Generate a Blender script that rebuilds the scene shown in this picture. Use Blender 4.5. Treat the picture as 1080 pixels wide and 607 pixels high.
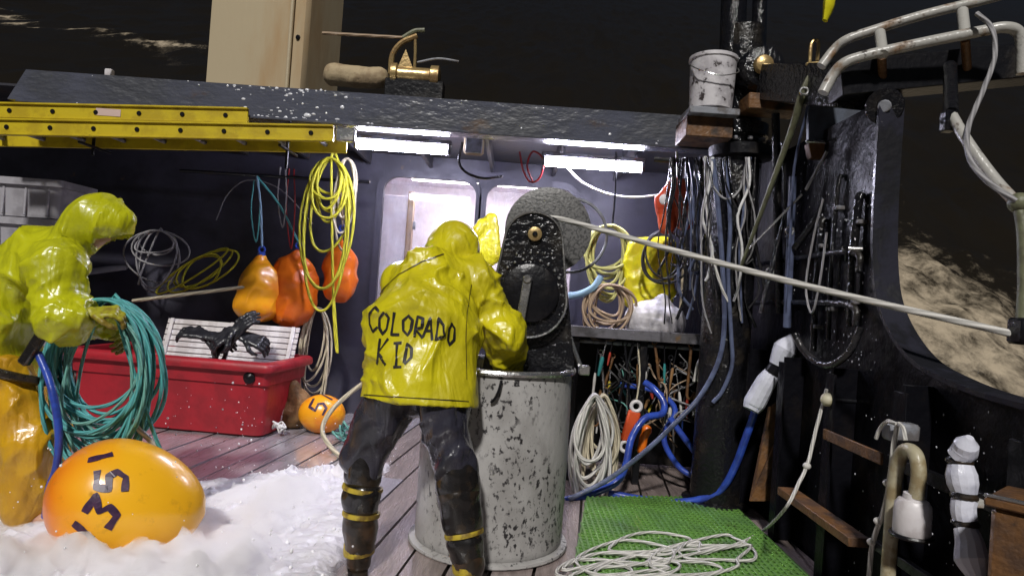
import bpy, bmesh, math, random
import numpy as np
from mathutils import Vector, Matrix, Euler
from mathutils.bvhtree import BVHTree
for o in list(bpy.data.objects): bpy.data.objects.remove(o)
scene = bpy.context.scene
COL = scene.collection
R = math.radians
rng = random.Random(11)
NR = np.random.RandomState(5)

# ------------------------------------------------------------------ camera, world, light
CAM_H, F, ROLL, PITCH = 1.29, 720.0, R(4.0), R(0.68)
fw = Vector((0, math.cos(PITCH), math.sin(PITCH))); r0 = Vector((1, 0, 0)); u0 = r0.cross(fw)
cr = r0*math.cos(ROLL) + u0*math.sin(ROLL); cu = u0*math.cos(ROLL) - r0*math.sin(ROLL)
cam = bpy.data.cameras.new('camera'); camo = bpy.data.objects.new('camera', cam); COL.objects.link(camo)
cam.sensor_width = 36.0; cam.lens = 36.0*F/1080; cam.clip_start = 0.05; cam.clip_end = 3000
M3 = Matrix((cr, cu, -fw)).transposed()
camo.matrix_world = Matrix.Translation((0, 0, CAM_H)) @ M3.to_4x4()
scene.camera = camo
SUN_EL, SUN_AZ = R(43), R(-171)       # direction towards the light: behind the camera, a touch to the left
world = bpy.data.worlds.new('World'); scene.world = world; world.use_nodes = True
wn = world.node_tree
sky = wn.nodes.new('ShaderNodeTexSky'); sky.sky_type = 'NISHITA'; sky.sun_disc = False
sky.sun_elevation = SUN_EL; sky.sun_rotation = SUN_AZ
bg = wn.nodes['Background']; bg.inputs['Strength'].default_value = 0.006
wn.links.new(sky.outputs[0], bg.inputs[0])
sl = bpy.data.lights.new('sun', 'SUN'); sl.energy = 3.0; sl.angle = R(4); sl.color = (1, 0.97, 0.93)
so = bpy.data.objects.new('sun', sl); COL.objects.link(so)
sd = Vector((math.sin(SUN_AZ)*math.cos(SUN_EL), math.cos(SUN_AZ)*math.cos(SUN_EL), math.sin(SUN_EL)))
so.rotation_euler = sd.to_track_quat('Z', 'Y').to_euler(); so.location = (-3, -6, 8)
vs = scene.view_settings; vs.view_transform = 'Standard'; vs.look = 'None'; vs.gamma = 1; vs.exposure = 0.0
vs.use_curve_mapping = False
scene.render.engine = 'CYCLES'
scene.render.resolution_x = 1024; scene.render.resolution_y = 575

# ------------------------------------------------------------------ pixel -> place
def ray(px, py):
    return fw + cr*((px-540)/F) + cu*((303.5-py)/F)
def P(px, py, Y):
    d = ray(px, py); return Vector((0, 0, CAM_H)) + d*(Y/d.y)
def G(px, py, z=0.0):
    d = ray(px, py); return Vector((0, 0, CAM_H)) + d*((z-CAM_H)/d.z)
def XP(px, py, X):
    d = ray(px, py); return Vector((0, 0, CAM_H)) + d*(X/d.x)
def PP(lst, Y=None):
    return [P(a[0], a[1], a[2] if len(a) > 2 else Y) for a in lst]

# ------------------------------------------------------------------ materials
def mat(name, c1, c2=None, scale=6, lo=.45, hi=.6, rough=.5, rough2=None, metal=0, bump=0, bscale=60, coat=0,
        stretch=(1, 1, 1), c3=None, s3=30, lo3=.62, hi3=.66, sss=0, spec=None, emit=None, es=0, detail=6, bdist=.01, mask3=None, crease=None):
    m = bpy.data.materials.new(name); m.use_nodes = True
    nt = m.node_tree; N = nt.nodes; L = nt.links; b = N['Principled BSDF']
    tc = N.new('ShaderNodeTexCoord'); mp = N.new('ShaderNodeMapping'); L.new(tc.outputs['Object'], mp.inputs[0])
    mp.inputs['Scale'].default_value = stretch
    def ns(sc, l, h):
        n = N.new('ShaderNodeTexNoise'); n.inputs['Scale'].default_value = sc; n.inputs['Detail'].default_value = detail
        n.inputs['Roughness'].default_value = .6
        L.new(mp.outputs[0], n.inputs['Vector'])
        mr = N.new('ShaderNodeMapRange'); mr.interpolation_type = 'SMOOTHSTEP'
        mr.inputs[1].default_value = l; mr.inputs[2].default_value = h
        L.new(n.outputs[0], mr.inputs[0]); return n, mr
    col = None
    b.inputs['Base Color'].default_value = (*c1, 1); b.inputs['Roughness'].default_value = rough
    b.inputs['Metallic'].default_value = metal
    if c2 is not None:
        n, mr = ns(scale, lo, hi)
        mx = N.new('ShaderNodeMix'); mx.data_type = 'RGBA'
        mx.inputs[6].default_value = (*c1, 1); mx.inputs[7].default_value = (*c2, 1)
        L.new(mr.outputs[0], mx.inputs[0]); col = mx.outputs[2]
        if rough2 is not None:
            r2 = N.new('ShaderNodeMapRange'); r2.inputs[3].default_value = rough; r2.inputs[4].default_value = rough2
            L.new(mr.outputs[0], r2.inputs[0]); L.new(r2.outputs[0], b.inputs['Roughness'])
    if c3 is not None:
        n, mr = ns(s3, lo3, hi3)
        mx = N.new('ShaderNodeMix'); mx.data_type = 'RGBA'
        if col: L.new(col, mx.inputs[6])
        else: mx.inputs[6].default_value = (*c1, 1)
        fac = mr.outputs[0]
        if mask3:
            n2, mr2 = ns(*mask3); mm_ = N.new('ShaderNodeMath'); mm_.operation = 'MULTIPLY'; L.new(fac, mm_.inputs[0]); L.new(mr2.outputs[0], mm_.inputs[1]); fac = mm_.outputs[0]
        mx.inputs[7].default_value = (*c3, 1); L.new(fac, mx.inputs[0]); col = mx.outputs[2]
    if col: L.new(col, b.inputs['Base Color'])
    if bump:
        n = N.new('ShaderNodeTexNoise'); n.inputs['Scale'].default_value = bscale; n.inputs['Detail'].default_value = 4
        L.new(mp.outputs[0], n.inputs['Vector'])
        bp = N.new('ShaderNodeBump'); bp.inputs['Strength'].default_value = bump; bp.inputs['Distance'].default_value = bdist
        L.new(n.outputs[0], bp.inputs['Height']); nrm = bp.outputs[0]
        for cs_, rot_, st_ in (crease or ()):
            mp2 = N.new('ShaderNodeMapping'); mp2.inputs['Rotation'].default_value = rot_; mp2.inputs['Scale'].default_value = (1, 1, .28); L.new(tc.outputs['Object'], mp2.inputs[0])
            nc = N.new('ShaderNodeTexNoise'); nc.inputs['Scale'].default_value = cs_; nc.inputs['Detail'].default_value = 2.5; nc.inputs['Distortion'].default_value = .7; L.new(mp2.outputs[0], nc.inputs['Vector'])
            sb_ = N.new('ShaderNodeMath'); sb_.operation = 'SUBTRACT'; sb_.inputs[1].default_value = .5; L.new(nc.outputs[0], sb_.inputs[0])
            ab_ = N.new('ShaderNodeMath'); ab_.operation = 'ABSOLUTE'; L.new(sb_.outputs[0], ab_.inputs[0])
            mr_ = N.new('ShaderNodeMapRange'); mr_.inputs[1].default_value = 0; mr_.inputs[2].default_value = .14; L.new(ab_.outputs[0], mr_.inputs[0])
            b2 = N.new('ShaderNodeBump'); b2.inputs['Strength'].default_value = st_; b2.inputs['Distance'].default_value = .02; L.new(mr_.outputs[0], b2.inputs['Height']); L.new(nrm, b2.inputs['Normal']); nrm = b2.outputs[0]
        L.new(nrm, b.inputs['Normal'])
    if coat:
        b.inputs['Coat Weight'].default_value = coat; b.inputs['Coat Roughness'].default_value = .12
    if sss:
        b.inputs['Subsurface Weight'].default_value = sss; b.inputs['Subsurface Radius'].default_value = (.05, .05, .05)
        b.inputs['Subsurface Scale'].default_value = .3
    if spec is not None: b.inputs['Specular IOR Level'].default_value = spec
    if emit: b.inputs['Emission Color'].default_value = (*emit, 1); b.inputs['Emission Strength'].default_value = es
    return m
def ropemat(name, c, dark=.55, rough=.6):
    m = bpy.data.materials.new(name); m.use_nodes = True
    nt = m.node_tree; N = nt.nodes; L = nt.links; b = N['Principled BSDF']
    uv = N.new('ShaderNodeUVMap'); uv.uv_map = 'UVMap'
    dp = N.new('ShaderNodeVectorMath'); dp.operation = 'DOT_PRODUCT'; dp.inputs[1].default_value = (3*2*math.pi, 0.55*2*math.pi, 0)
    L.new(uv.outputs[0], dp.inputs[0])
    sn = N.new('ShaderNodeMath'); sn.operation = 'SINE'; L.new(dp.outputs['Value'], sn.inputs[0])
    mr = N.new('ShaderNodeMapRange'); mr.inputs[1].default_value = -1; mr.inputs[2].default_value = 1
    L.new(sn.outputs[0], mr.inputs[0])
    nz = N.new('ShaderNodeTexNoise'); nz.inputs['Scale'].default_value = 9
    mu = N.new('ShaderNodeMath'); mu.operation = 'MULTIPLY'; L.new(mr.outputs[0], mu.inputs[0]); L.new(nz.outputs[0], mu.inputs[1])
    mx = N.new('ShaderNodeMix'); mx.data_type = 'RGBA'
    mx.inputs[6].default_value = (c[0]*dark, c[1]*dark, c[2]*dark, 1); mx.inputs[7].default_value = (*c, 1)
    m2 = N.new('ShaderNodeMath'); m2.operation = 'MULTIPLY'; m2.inputs[1].default_value = 2.2; m2.use_clamp = True
    L.new(mu.outputs[0], m2.inputs[0]); L.new(m2.outputs[0], mx.inputs[0]); L.new(mx.outputs[2], b.inputs['Base Color'])
    bp = N.new('ShaderNodeBump'); bp.inputs['Strength'].default_value = .6; bp.inputs['Distance'].default_value = .004
    L.new(mr.outputs[0], bp.inputs['Height']); L.new(bp.outputs[0], b.inputs['Normal'])
    b.inputs['Roughness'].default_value = rough
    return m

M = {}
M['black'] = mat('black_wet_steel', (.008, .008, .010), (.022, .018, .014), 5, .5, .7, rough=.12, rough2=.4, bump=.9, bscale=38, bdist=.012)
M['blackmatt'] = mat('black_painted_steel', (.008, .008, .010), (.020, .016, .013), 4, .5, .7, rough=.3, rough2=.55, bump=.4, bscale=30, spec=.3)
M['wall'] = mat('navy_painted_steel', (.042, .040, .062), (.026, .025, .038), 2.2, .4, .65, rough=.4, rough2=.6, bump=.25, bscale=14, c3=(.09, .06, .045), s3=7, lo3=.66, hi3=.74)
M['beam'] = mat('grey_wet_beam', (.085, .09, .12), (.045, .048, .06), 3, .4, .65, rough=.15, rough2=.45, bump=.7, bscale=22, bdist=.012, stretch=(.5, 1, 1), c3=(.10, .06, .035), s3=4, lo3=.62, hi3=.75)
M['roof'] = mat('dark_roof_plate', (.04, .04, .05), (.06, .05, .045), 3, rough=.4, bump=.3, bscale=20)
M['tan'] = mat('tan_painted_casing', (.46, .38, .25), (.40, .26, .13), 1.6, .5, .75, rough=.5, bump=.15, bscale=20, stretch=(1, 1, .25), c3=(.2, .1, .05), s3=4, lo3=.7, hi3=.8)
M['caprail'] = mat('dark_grey_cap_steel', (.026, .026, .036), (.012, .012, .015), 6, rough=.22, rough2=.45, bump=.3, bscale=30, spec=.3)
M['hullblack'] = mat('black_hull_paint', (.005, .005, .007), (.014, .010, .008), 3, .5, .72, rough=.35, rough2=.6, bump=.5, bscale=14, bdist=.02, spec=.12, c3=(.03, .016, .009), s3=3.5, lo3=.68, hi3=.80)
M['rust'] = mat('rusty_steel', (.16, .075, .026), (.07, .035, .018), 9, .4, .65, rough=.45, rough2=.7, bump=.6, bscale=45, c3=(.02, .018, .016), s3=5, lo3=.55, hi3=.68)
M['rustpipe'] = mat('scuffed_white_pipe', (.42, .41, .38), (.22, .12, .05), 7, .5, .66, rough=.3, rough2=.6, bump=.3, bscale=40, c3=(.06, .05, .045), s3=14, lo3=.58, hi3=.68)
M['chrome'] = mat('worn_bright_steel', (.62, .62, .62), (.3, .28, .26), 12, .45, .65, rough=.22, rough2=.5, metal=.9, bump=.2, bscale=60)
M['steelgrey'] = mat('dull_grey_steel', (.25, .26, .29), (.12, .11, .11), 8, rough=.35, rough2=.6, bump=.3, bscale=40)
M['jacket'] = mat('yellow_oilskin', (.60, .53, .010), (.52, .45, .009), 4, rough=.34, rough2=.48, bump=.25, bscale=40, coat=.18, c3=(.34, .27, .012), s3=5, lo3=.66, hi3=.85, crease=((5, (.5, .4, .3), .34), (9, (-.6, .9, .2), .20)))
M['jacketg'] = mat('lime_yellow_oilskin', (.50, .51, .010), (.42, .43, .009), 4, rough=.28, rough2=.42, bump=.25, bscale=40, coat=.3, c3=(.26, .24, .012), s3=5, lo3=.66, hi3=.85, crease=((5, (.5, .4, .3), .34), (9, (-.6, .9, .2), .20)))
M['bib'] = mat('golden_oilskin_trousers', (.60, .33, .010), (.50, .26, .009), 4, rough=.32, rough2=.45, bump=.25, bscale=40, coat=.2, c3=(.26, .13, .008), s3=5, lo3=.62, hi3=.82, crease=((5, (.5, .4, .3), .34), (9, (-.6, .9, .2), .20)))
M['trouser'] = mat('dark_slate_waterproof', (.030, .029, .042), (.018, .018, .025), 5, rough=.24, rough2=.4, bump=.25, bscale=40, coat=.45, crease=((5, (.5, .4, .3), .34), (9, (-.6, .9, .2), .20)))
M['boot'] = mat('black_rubber_boot', (.012, .011, .011), (.03, .02, .012), 9, rough=.22, rough2=.4, bump=.3, bscale=30, coat=.3)
M['bootbrown'] = mat('brown_rubber_boot', (.055, .032, .018), (.02, .015, .011), 9, rough=.3, bump=.3, bscale=30, coat=.3)
M['bootblue'] = mat('blue_rubber_boot', (.02, .05, .15), (.015, .02, .05), 9, rough=.3, bump=.3, bscale=30, coat=.3)
M['band'] = mat('grubby_yellow_rubber_band', (.48, .36, .03), (.16, .10, .02), 12, .42, .62, rough=.5, bump=.3, bscale=40)
M['glove'] = mat('olive_yellow_glove', (.36, .34, .02), (.22, .16, .02), 14, rough=.45, bump=.3, bscale=60)
M['gloveblack'] = mat('black_rubber_glove', (.016, .016, .02), (.03, .03, .035), 14, rough=.3, bump=.3, bscale=60)
M['skin'] = mat('weathered_skin', (.50, .30, .21), (.42, .22, .15), 12, rough=.5, bump=.15, bscale=80, sss=.1)
M['paint'] = mat('black_marker_paint', (.016, .014, .014), (.05, .04, .014), 40, .55, .75, rough=.5)
M['purple'] = mat('dark_purple_paint', (.035, .012, .045), (.06, .02, .06), 30, rough=.4)
M['bin'] = mat('chipped_grey_bin', (.42, .41, .40), (.27, .26, .25), 3.0, .42, .68, rough=.35, rough2=.5, bump=.25, bscale=35, detail=8,
               c3=(.026, .024, .026), s3=42, lo3=.53, hi3=.62, stretch=(1, 1, .7), mask3=(3.4, .38, .56))
M['binin'] = mat('grimy_bin_inside', (.08, .075, .07), (.03, .03, .03), 9, rough=.5)
M['red'] = mat('red_plastic_tub', (.36, .016, .026), (.27, .012, .020), 4, rough=.38, rough2=.5, bump=.15, bscale=25, c3=(.16, .02, .02), s3=9, lo3=.66, hi3=.76)
M['white'] = mat('scuffed_white_plastic', (.66, .63, .64), (.5, .46, .46), 6, rough=.4, bump=.15, bscale=30, c3=(.2, .16, .13), s3=14, lo3=.66, hi3=.74)
M['tape'] = mat('pale_wrapped_tape', (.66, .67, .76), (.50, .51, .60), 9, rough=.25, rough2=.4, bump=.5, bscale=18, bdist=.012)
M['greycrate'] = mat('grey_white_crate', (.36, .35, .38), (.26, .25, .27), 4, rough=.45, bump=.15, bscale=30)
M['orange'] = mat('orange_vinyl_buoy', (.80, .17, .010), (.72, .13, .008), 5, rough=.32, rough2=.45, bump=.12, bscale=20, coat=.2)
M['amber'] = mat('amber_vinyl_buoy', (.85, .36, .012), (.80, .24, .010), 3.2, rough=.32, rough2=.45, bump=.12, bscale=20, coat=.2)
M['yellowpl'] = mat('yellow_fibreglass', (.55, .42, .012), (.44, .32, .012), 5, rough=.4, bump=.15, bscale=30, c3=(.16, .1, .02), s3=8, lo3=.66, hi3=.76)
M['yellowbag'] = mat('bright_yellow_vinyl', (.68, .62, .015), (.55, .48, .015), 6, rough=.35, bump=.5, bscale=14, bdist=.02, coat=.2)
M['whitebag'] = mat('white_woven_sack', (.62, .60, .62), (.48, .46, .48), 9, rough=.6, bump=.5, bscale=18, bdist=.02)
M['sack'] = mat('brown_jute_sack', (.22, .12, .045), (.14, .08, .03), 14, rough=.7, bump=.5, bscale=50)
M['liferng'] = mat('orange_red_lifesuit', (.62, .085, .02), (.48, .05, .015), 7, rough=.45, bump=.3, bscale=20)
M['bench'] = mat('grey_steel_bench', (.13, .125, .14), (.07, .065, .07), 6, rough=.3, rough2=.5, bump=.4, bscale=40, c3=(.12, .07, .03), s3=7, lo3=.62, hi3=.75)
M['bluehose'] = mat('blue_rubber_hose', (.030, .075, .42), (.025, .05, .28), 10, rough=.3, bump=.2, bscale=40, coat=.2)
M['greyhose'] = mat('slate_grey_hose', (.10, .12, .20), (.06, .07, .12), 10, rough=.3, bump=.2, bscale=40)
M['blackhose'] = mat('black_rubber_hose', (.010, .010, .012), (.03, .028, .03), 10, rough=.12, bump=.8, bscale=30, bdist=.01)
M['redcable'] = mat('red_cable', (.35, .02, .02), rough=.4)
M['olive'] = mat('olive_webbing', (.15, .155, .09), (.10, .10, .06), 14, rough=.5, bump=.3, bscale=60)
M['plate'] = mat('blue_grey_plate', (.10, .115, .15), (.07, .075, .09), 5, rough=.35, bump=.3, bscale=30, c3=(.14, .08, .035), s3=4, lo3=.66, hi3=.8)
M['plank'] = mat('wet_deck_plank', (.31, .25, .235), (.19, .15, .14), 5, .35, .65, rough=.22, rough2=.45, bump=.5, bscale=24, stretch=(5, .6, 1), c3=(.05, .03, .02), s3=9, lo3=.6, hi3=.75, coat=.6)
M['plank2'] = mat('grey_wet_deck_plank', (.40, .37, .41), (.27, .25, .275), 4, .35, .65, rough=.10, rough2=.3, bump=.3, bscale=14, stretch=(4, .6, 1), c3=(.07, .05, .04), s3=9, lo3=.6, hi3=.78, coat=.7)
M['decksub'] = mat('deck_steel', (.02, .016, .014), rough=.4)
M['mat'] = mat('green_rubber_matting', (.135, .29, .058), (.085, .19, .045), 4, .38, .66, rough=.22, rough2=.45, bump=.3, bscale=50, c3=(.05, .085, .02), s3=5, lo3=.54, hi3=.74, coat=.35)
M['cabin'] = mat('pale_cabin_lining', (.74, .70, .76), (.68, .62, .66), 3, rough=.6)
M['wood'] = mat('varnished_cabin_timber', (.36, .23, .12), (.26, .15, .07), 6, rough=.4, stretch=(4, 4, .5))
M['pink'] = mat('pale_pink_notice', (.72, .58, .66), (.66, .5, .6), 3, rough=.6)
M['tube'] = mat('lit_fluorescent_tube', (.9, .9, .95), emit=(.80, .79, 1.0), es=175)
M['cablamp'] = mat('lit_cabin_lamp', (.9, .9, .9), emit=(1, .93, .98), es=17)
M['ropewhite'] = ropemat('white_laid_rope', (.66, .64, .60))
M['ropecream'] = ropemat('cream_laid_rope', (.62, .55, .40))
M['ropetan'] = ropemat('tan_laid_rope', (.42, .30, .20))
M['ropeyellow'] = ropemat('yellow_laid_rope', (.60, .56, .03))
M['ropepale'] = ropemat('pale_yellow_laid_rope', (.62, .60, .22))
M['ropeteal'] = ropemat('teal_laid_rope', (.09, .40, .40), .55)
M['ropeteal2'] = ropemat('green_teal_laid_rope', (.16, .42, .36), .55)
M['ropeblue'] = ropemat('pale_blue_laid_rope', (.25, .40, .55))
M['ropegrey'] = ropemat('grey_thin_rope', (.34, .33, .34))
M['ropeblack'] = ropemat('black_tarred_line', (.035, .033, .035))
M['twine'] = mat('white_plastic_twine', (.66, .66, .66), (.52, .51, .5), 20, rough=.4)
M['foam'] = mat('white_water_foam', (.95, .93, .97), (.90, .87, .94), 9, .4, .65, rough=.5, bump=.25, bscale=40, bdist=.01, sss=.6)
M['creampale'] = mat('cream_float', (.55, .52, .38), (.4, .36, .22), 14, rough=.5)
M['canvas'] = mat('tan_canvas_roll', (.42, .33, .2), (.3, .22, .13), 8, rough=.8, bump=.5, bscale=30)
M['brass'] = mat('brassy_winch_metal', (.50, .36, .16), (.28, .18, .08), 9, rough=.3, rough2=.5, metal=.6, bump=.3, bscale=40)
M['reflect'] = mat('pale_pink_tape', (.6, .45, .4), rough=.4)
M['bucket'] = mat('spattered_white_bucket', (.60, .58, .60), (.42, .40, .42), 8, rough=.4, bump=.2, bscale=30, c3=(.05, .04, .04), s3=16, lo3=.58, hi3=.64)
M['handle_blue'] = mat('blue_tool_handle', (.03, .08, .35), rough=.4)
M['handle_red'] = mat('red_tool_handle', (.4, .05, .03), rough=.4)
M['handle_yellow'] = mat('yellow_tool_handle', (.5, .4, .04), rough=.4)
M['handle_white'] = mat('white_tool_handle', (.6, .58, .55), rough=.4)
M['handle_wood'] = mat('wooden_tool_handle', (.28, .15, .06), (.2, .1, .04), 10, rough=.5)
M['handle_teal'] = mat('teal_tool_handle', (.04, .25, .25), rough=.4)
def lace(m):
    nt = m.node_tree; N = nt.nodes; L = nt.links; b = N['Principled BSDF']; out = N['Material Output']
    at = N.new('ShaderNodeAttribute'); at.attribute_name = 'thick'
    tc = N.new('ShaderNodeTexCoord'); nz = N.new('ShaderNodeTexNoise'); nz.inputs['Scale'].default_value = 9; nz.inputs['Detail'].default_value = 8; nz.inputs['Roughness'].default_value = .66; nz.inputs['Distortion'].default_value = .9
    mpf = N.new('ShaderNodeMapping'); mpf.inputs['Rotation'].default_value = (0, 0, .7); mpf.inputs['Scale'].default_value = (1.7, .7, 1); L.new(tc.outputs['Object'], mpf.inputs[0]); L.new(mpf.outputs[0], nz.inputs['Vector'])
    ad = N.new('ShaderNodeMath'); ad.operation = 'ADD'; L.new(at.outputs['Fac'], ad.inputs[0]); L.new(nz.outputs[0], ad.inputs[1])
    mr = N.new('ShaderNodeMapRange'); mr.interpolation_type = 'SMOOTHSTEP'; mr.inputs[1].default_value = .50; mr.inputs[2].default_value = .90; L.new(ad.outputs[0], mr.inputs[0])
    tr = N.new('ShaderNodeBsdfTransparent'); tl = N.new('ShaderNodeBsdfTranslucent'); tl.inputs[0].default_value = (.9, .88, .95, 1)
    m0 = N.new('ShaderNodeMixShader'); m0.inputs[0].default_value = .25; L.new(b.outputs[0], m0.inputs[1]); L.new(tl.outputs[0], m0.inputs[2])
    mx = N.new('ShaderNodeMixShader'); L.new(mr.outputs[0], mx.inputs[0]); L.new(tr.outputs[0], mx.inputs[1]); L.new(m0.outputs[0], mx.inputs[2]); L.new(mx.outputs[0], out.inputs[0])
    return m
M['foamlace'] = lace(mat('lacy_white_water_foam', (.95, .93, .97), (.90, .87, .94), 9, .4, .65, rough=.42, bump=.35, bscale=26, bdist=.02, sss=.2, coat=.15))
def glassmat():
    m = bpy.data.materials.new('window_glass'); m.use_nodes = True
    nt = m.node_tree; N = nt.nodes; L = nt.links
    for n in list(N):
        if n.type != 'OUTPUT_MATERIAL': N.remove(n)
    out = N['Material Output']
    tr = N.new('ShaderNodeBsdfTransparent'); gl = N.new('ShaderNodeBsdfGlossy'); gl.inputs['Roughness'].default_value = .05
    fr = N.new('ShaderNodeFresnel'); fr.inputs[0].default_value = 1.45
    df = N.new('ShaderNodeBsdfDiffuse'); df.inputs[0].default_value = (.6, .6, .66, 1)
    m1 = N.new('ShaderNodeMixShader'); L.new(fr.outputs[0], m1.inputs[0]); L.new(tr.outputs[0], m1.inputs[1]); L.new(gl.outputs[0], m1.inputs[2])
    nz = N.new('ShaderNodeTexNoise'); nz.inputs['Scale'].default_value = 7; nz.inputs['Detail'].default_value = 6
    mr = N.new('ShaderNodeMapRange'); mr.inputs[1].default_value = .45; mr.inputs[2].default_value = .8; mr.inputs[4].default_value = .35
    L.new(nz.outputs[0], mr.inputs[0])
    m2 = N.new('ShaderNodeMixShader'); L.new(mr.outputs[0], m2.inputs[0]); L.new(m1.outputs[0], m2.inputs[1]); L.new(df.outputs[0], m2.inputs[2])
    L.new(m2.outputs[0], out.inputs[0]); return m
M['glass'] = glassmat()

# ------------------------------------------------------------------ mesh generators: (verts, faces[, uvs per face])
def join(*vf):
    V, Fs = [], []
    for v, f, *_ in vf:
        n = len(V); V += list(v); Fs += [[i+n for i in q] for q in f]
    return V, Fs
def box(c, s, rot=None, b=.006):
    hx, hy, hz = s[0]/2, s[1]/2, s[2]/2; b = min(b, hx*.45, hy*.45, hz*.45)
    V = []; I = {}
    for sx in (-1, 1):
        for sy in (-1, 1):
            for sz in (-1, 1):
                for a, v in enumerate(((sx*hx, sy*(hy-b), sz*(hz-b)), (sx*(hx-b), sy*hy, sz*(hz-b)), (sx*(hx-b), sy*(hy-b), sz*hz))):
                    I[(sx, sy, sz, a)] = len(V); V.append(Vector(v))
    Fs = []; q4 = ((-1, -1), (1, -1), (1, 1), (-1, 1))
    for s_ in (-1, 1):
        Fs.append([I[(s_, a, c_, 0)] for a, c_ in q4]); Fs.append([I[(a, s_, c_, 1)] for a, c_ in q4]); Fs.append([I[(a, c_, s_, 2)] for a, c_ in q4])
    for a in (-1, 1):
        for c_ in (-1, 1):
            Fs.append([I[(a, c_, -1, 0)], I[(a, c_, 1, 0)], I[(a, c_, 1, 1)], I[(a, c_, -1, 1)]])
            Fs.append([I[(a, -1, c_, 0)], I[(a, 1, c_, 0)], I[(a, 1, c_, 2)], I[(a, -1, c_, 2)]])
            Fs.append([I[(-1, a, c_, 1)], I[(1, a, c_, 1)], I[(1, a, c_, 2)], I[(-1, a, c_, 2)]])
            for d in (-1, 1): Fs.append([I[(a, c_, d, 0)], I[(a, c_, d, 1)], I[(a, c_, d, 2)]])
    if rot is not None: V = [rot @ v for v in V]
    c = Vector(c)
    return [v+c for v in V], Fs
def box2(lo, hi, b=.006):
    lo, hi = Vector(lo), Vector(hi); return box((lo+hi)/2, hi-lo, None, b)
def frame(d, up=Vector((0, 0, 1))):
    z = d.normalized(); x = up.cross(z)
    if x.length < 1e-4: x = Vector((1, 0, 0)).cross(z)
    x.normalize(); y = z.cross(x); return Matrix((x, y, z)).transposed()
def beam(p0, p1, w, h, b=.005, up=Vector((0, 0, 1))):
    p0, p1 = Vector(p0), Vector(p1); d = p1-p0
    return box((p0+p1)/2, (w, h, d.length), frame(d, up), b)
def catmull(pts, sub):
    pts = [Vector(p) for p in pts]
    if len(pts) < 3: return pts
    Q = [pts[0]*2-pts[1]] + pts + [pts[-1]*2-pts[-2]]; out = []
    for i in range(1, len(Q)-2):
        a, b, c, d = Q[i-1:i+3]
        for k in range(sub):
            t = k/sub
            out.append(.5*((2*b) + (c-a)*t + (2*a-5*b+4*c-d)*t*t + (3*b-a-3*c+d)*t**3))
    out.append(pts[-1]); return out
def tube(pts, r, n=8, sub=6, flat=1.0):
    pts = catmull(pts, sub) if sub > 1 else [Vector(p) for p in pts]
    m = len(pts); rr = r if isinstance(r, (list, tuple)) else None
    V = []; Fs = []; UV = []; x = None; Lh = 0; Ls = []
    for i, p in enumerate(pts):
        t = (pts[min(i+1, m-1)]-pts[max(i-1, 0)])
        if t.length < 1e-9: t = Vector((0, 0, 1))
        t.normalize()
        if x is None: x = t.orthogonal().normalized()
        x = x - t*x.dot(t)
        if x.length < 1e-6: x = t.orthogonal()
        x.normalize(); y = t.cross(x)
        if i: Lh += (p-pts[i-1]).length
        if rr:
            f = i/(m-1)*(len(rr)-1); k = min(int(f), len(rr)-2); ra = rr[k]+(rr[k+1]-rr[k])*(f-k)
        else: ra = r
        Ls.append(Lh/(2*math.pi*max(ra, 1e-4)))
        for j in range(n):
            a = 2*math.pi*j/n; V.append(p + x*(ra*math.cos(a)) + y*(ra*flat*math.sin(a)))
    for i in range(m-1):
        for j in range(n):
            k = (j+1) % n
            Fs.append([i*n+j, i*n+k, (i+1)*n+k, (i+1)*n+j])
            UV.append([(j/n, Ls[i]), ((j+1)/n, Ls[i]), ((j+1)/n, Ls[i+1]), (j/n, Ls[i+1])])
    Fs.append(list(range(n))[::-1]); UV.append([(0, 0)]*n)
    Fs.append([(m-1)*n+j for j in range(n)]); UV.append([(0, 0)]*n)
    return V, Fs, UV
def lathe(prof, c, n=24, axis=(0, 0, 1), close=False, wob=0):
    A = frame(Vector(axis), Vector((0, 1, 0)) if abs(axis[2]) > .9 else Vector((0, 0, 1))); c = Vector(c)
    V = []; Fs = []; m = len(prof)
    for r_, z in prof:
        for j in range(n):
            a = 2*math.pi*j/n; q = r_*(1+wob*math.sin(3*a+z*7)); V.append(c + A @ Vector((q*math.cos(a), q*math.sin(a), z)))
    for i in range(m if close else m-1):
        for j in range(n):
            k = (j+1) % n; i2 = (i+1) % m
            Fs.append([i*n+j, i*n+k, i2*n+k, i2*n+j])
    if not close:
        Fs.append(list(range(n))[::-1]); Fs.append([(m-1)*n+j for j in range(n)])
    return V, Fs
def cyl(p0, p1, r, n=16, b=.004, r1=None):
    p0, p1 = Vector(p0), Vector(p1); h = (p1-p0).length; r1 = r if r1 is None else r1
    return lathe([(max(r-b, .001), 0), (r, b), (r1, h-b), (max(r1-b, .001), h)], p0, n, tuple((p1-p0).normalized()))
def ell(c, rad, rot=None, nu=16, nv=10):
    V = []; Fs = []; c = Vector(c)
    for i in range(nv+1):
        th = math.pi*(i+.001*(i == 0)-.001*(i == nv))/nv
        for j in range(nu):
            a = 2*math.pi*j/nu
            v = Vector((rad[0]*math.sin(th)*math.cos(a), rad[1]*math.sin(th)*math.sin(a), rad[2]*math.cos(th)))
            if rot is not None: v = rot @ v
            V.append(c+v)
    for i in range(nv):
        for j in range(nu):
            k = (j+1) % nu; Fs.append([i*nu+j, (i+1)*nu+j, (i+1)*nu+k, i*nu+k])
    return V, Fs
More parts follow.
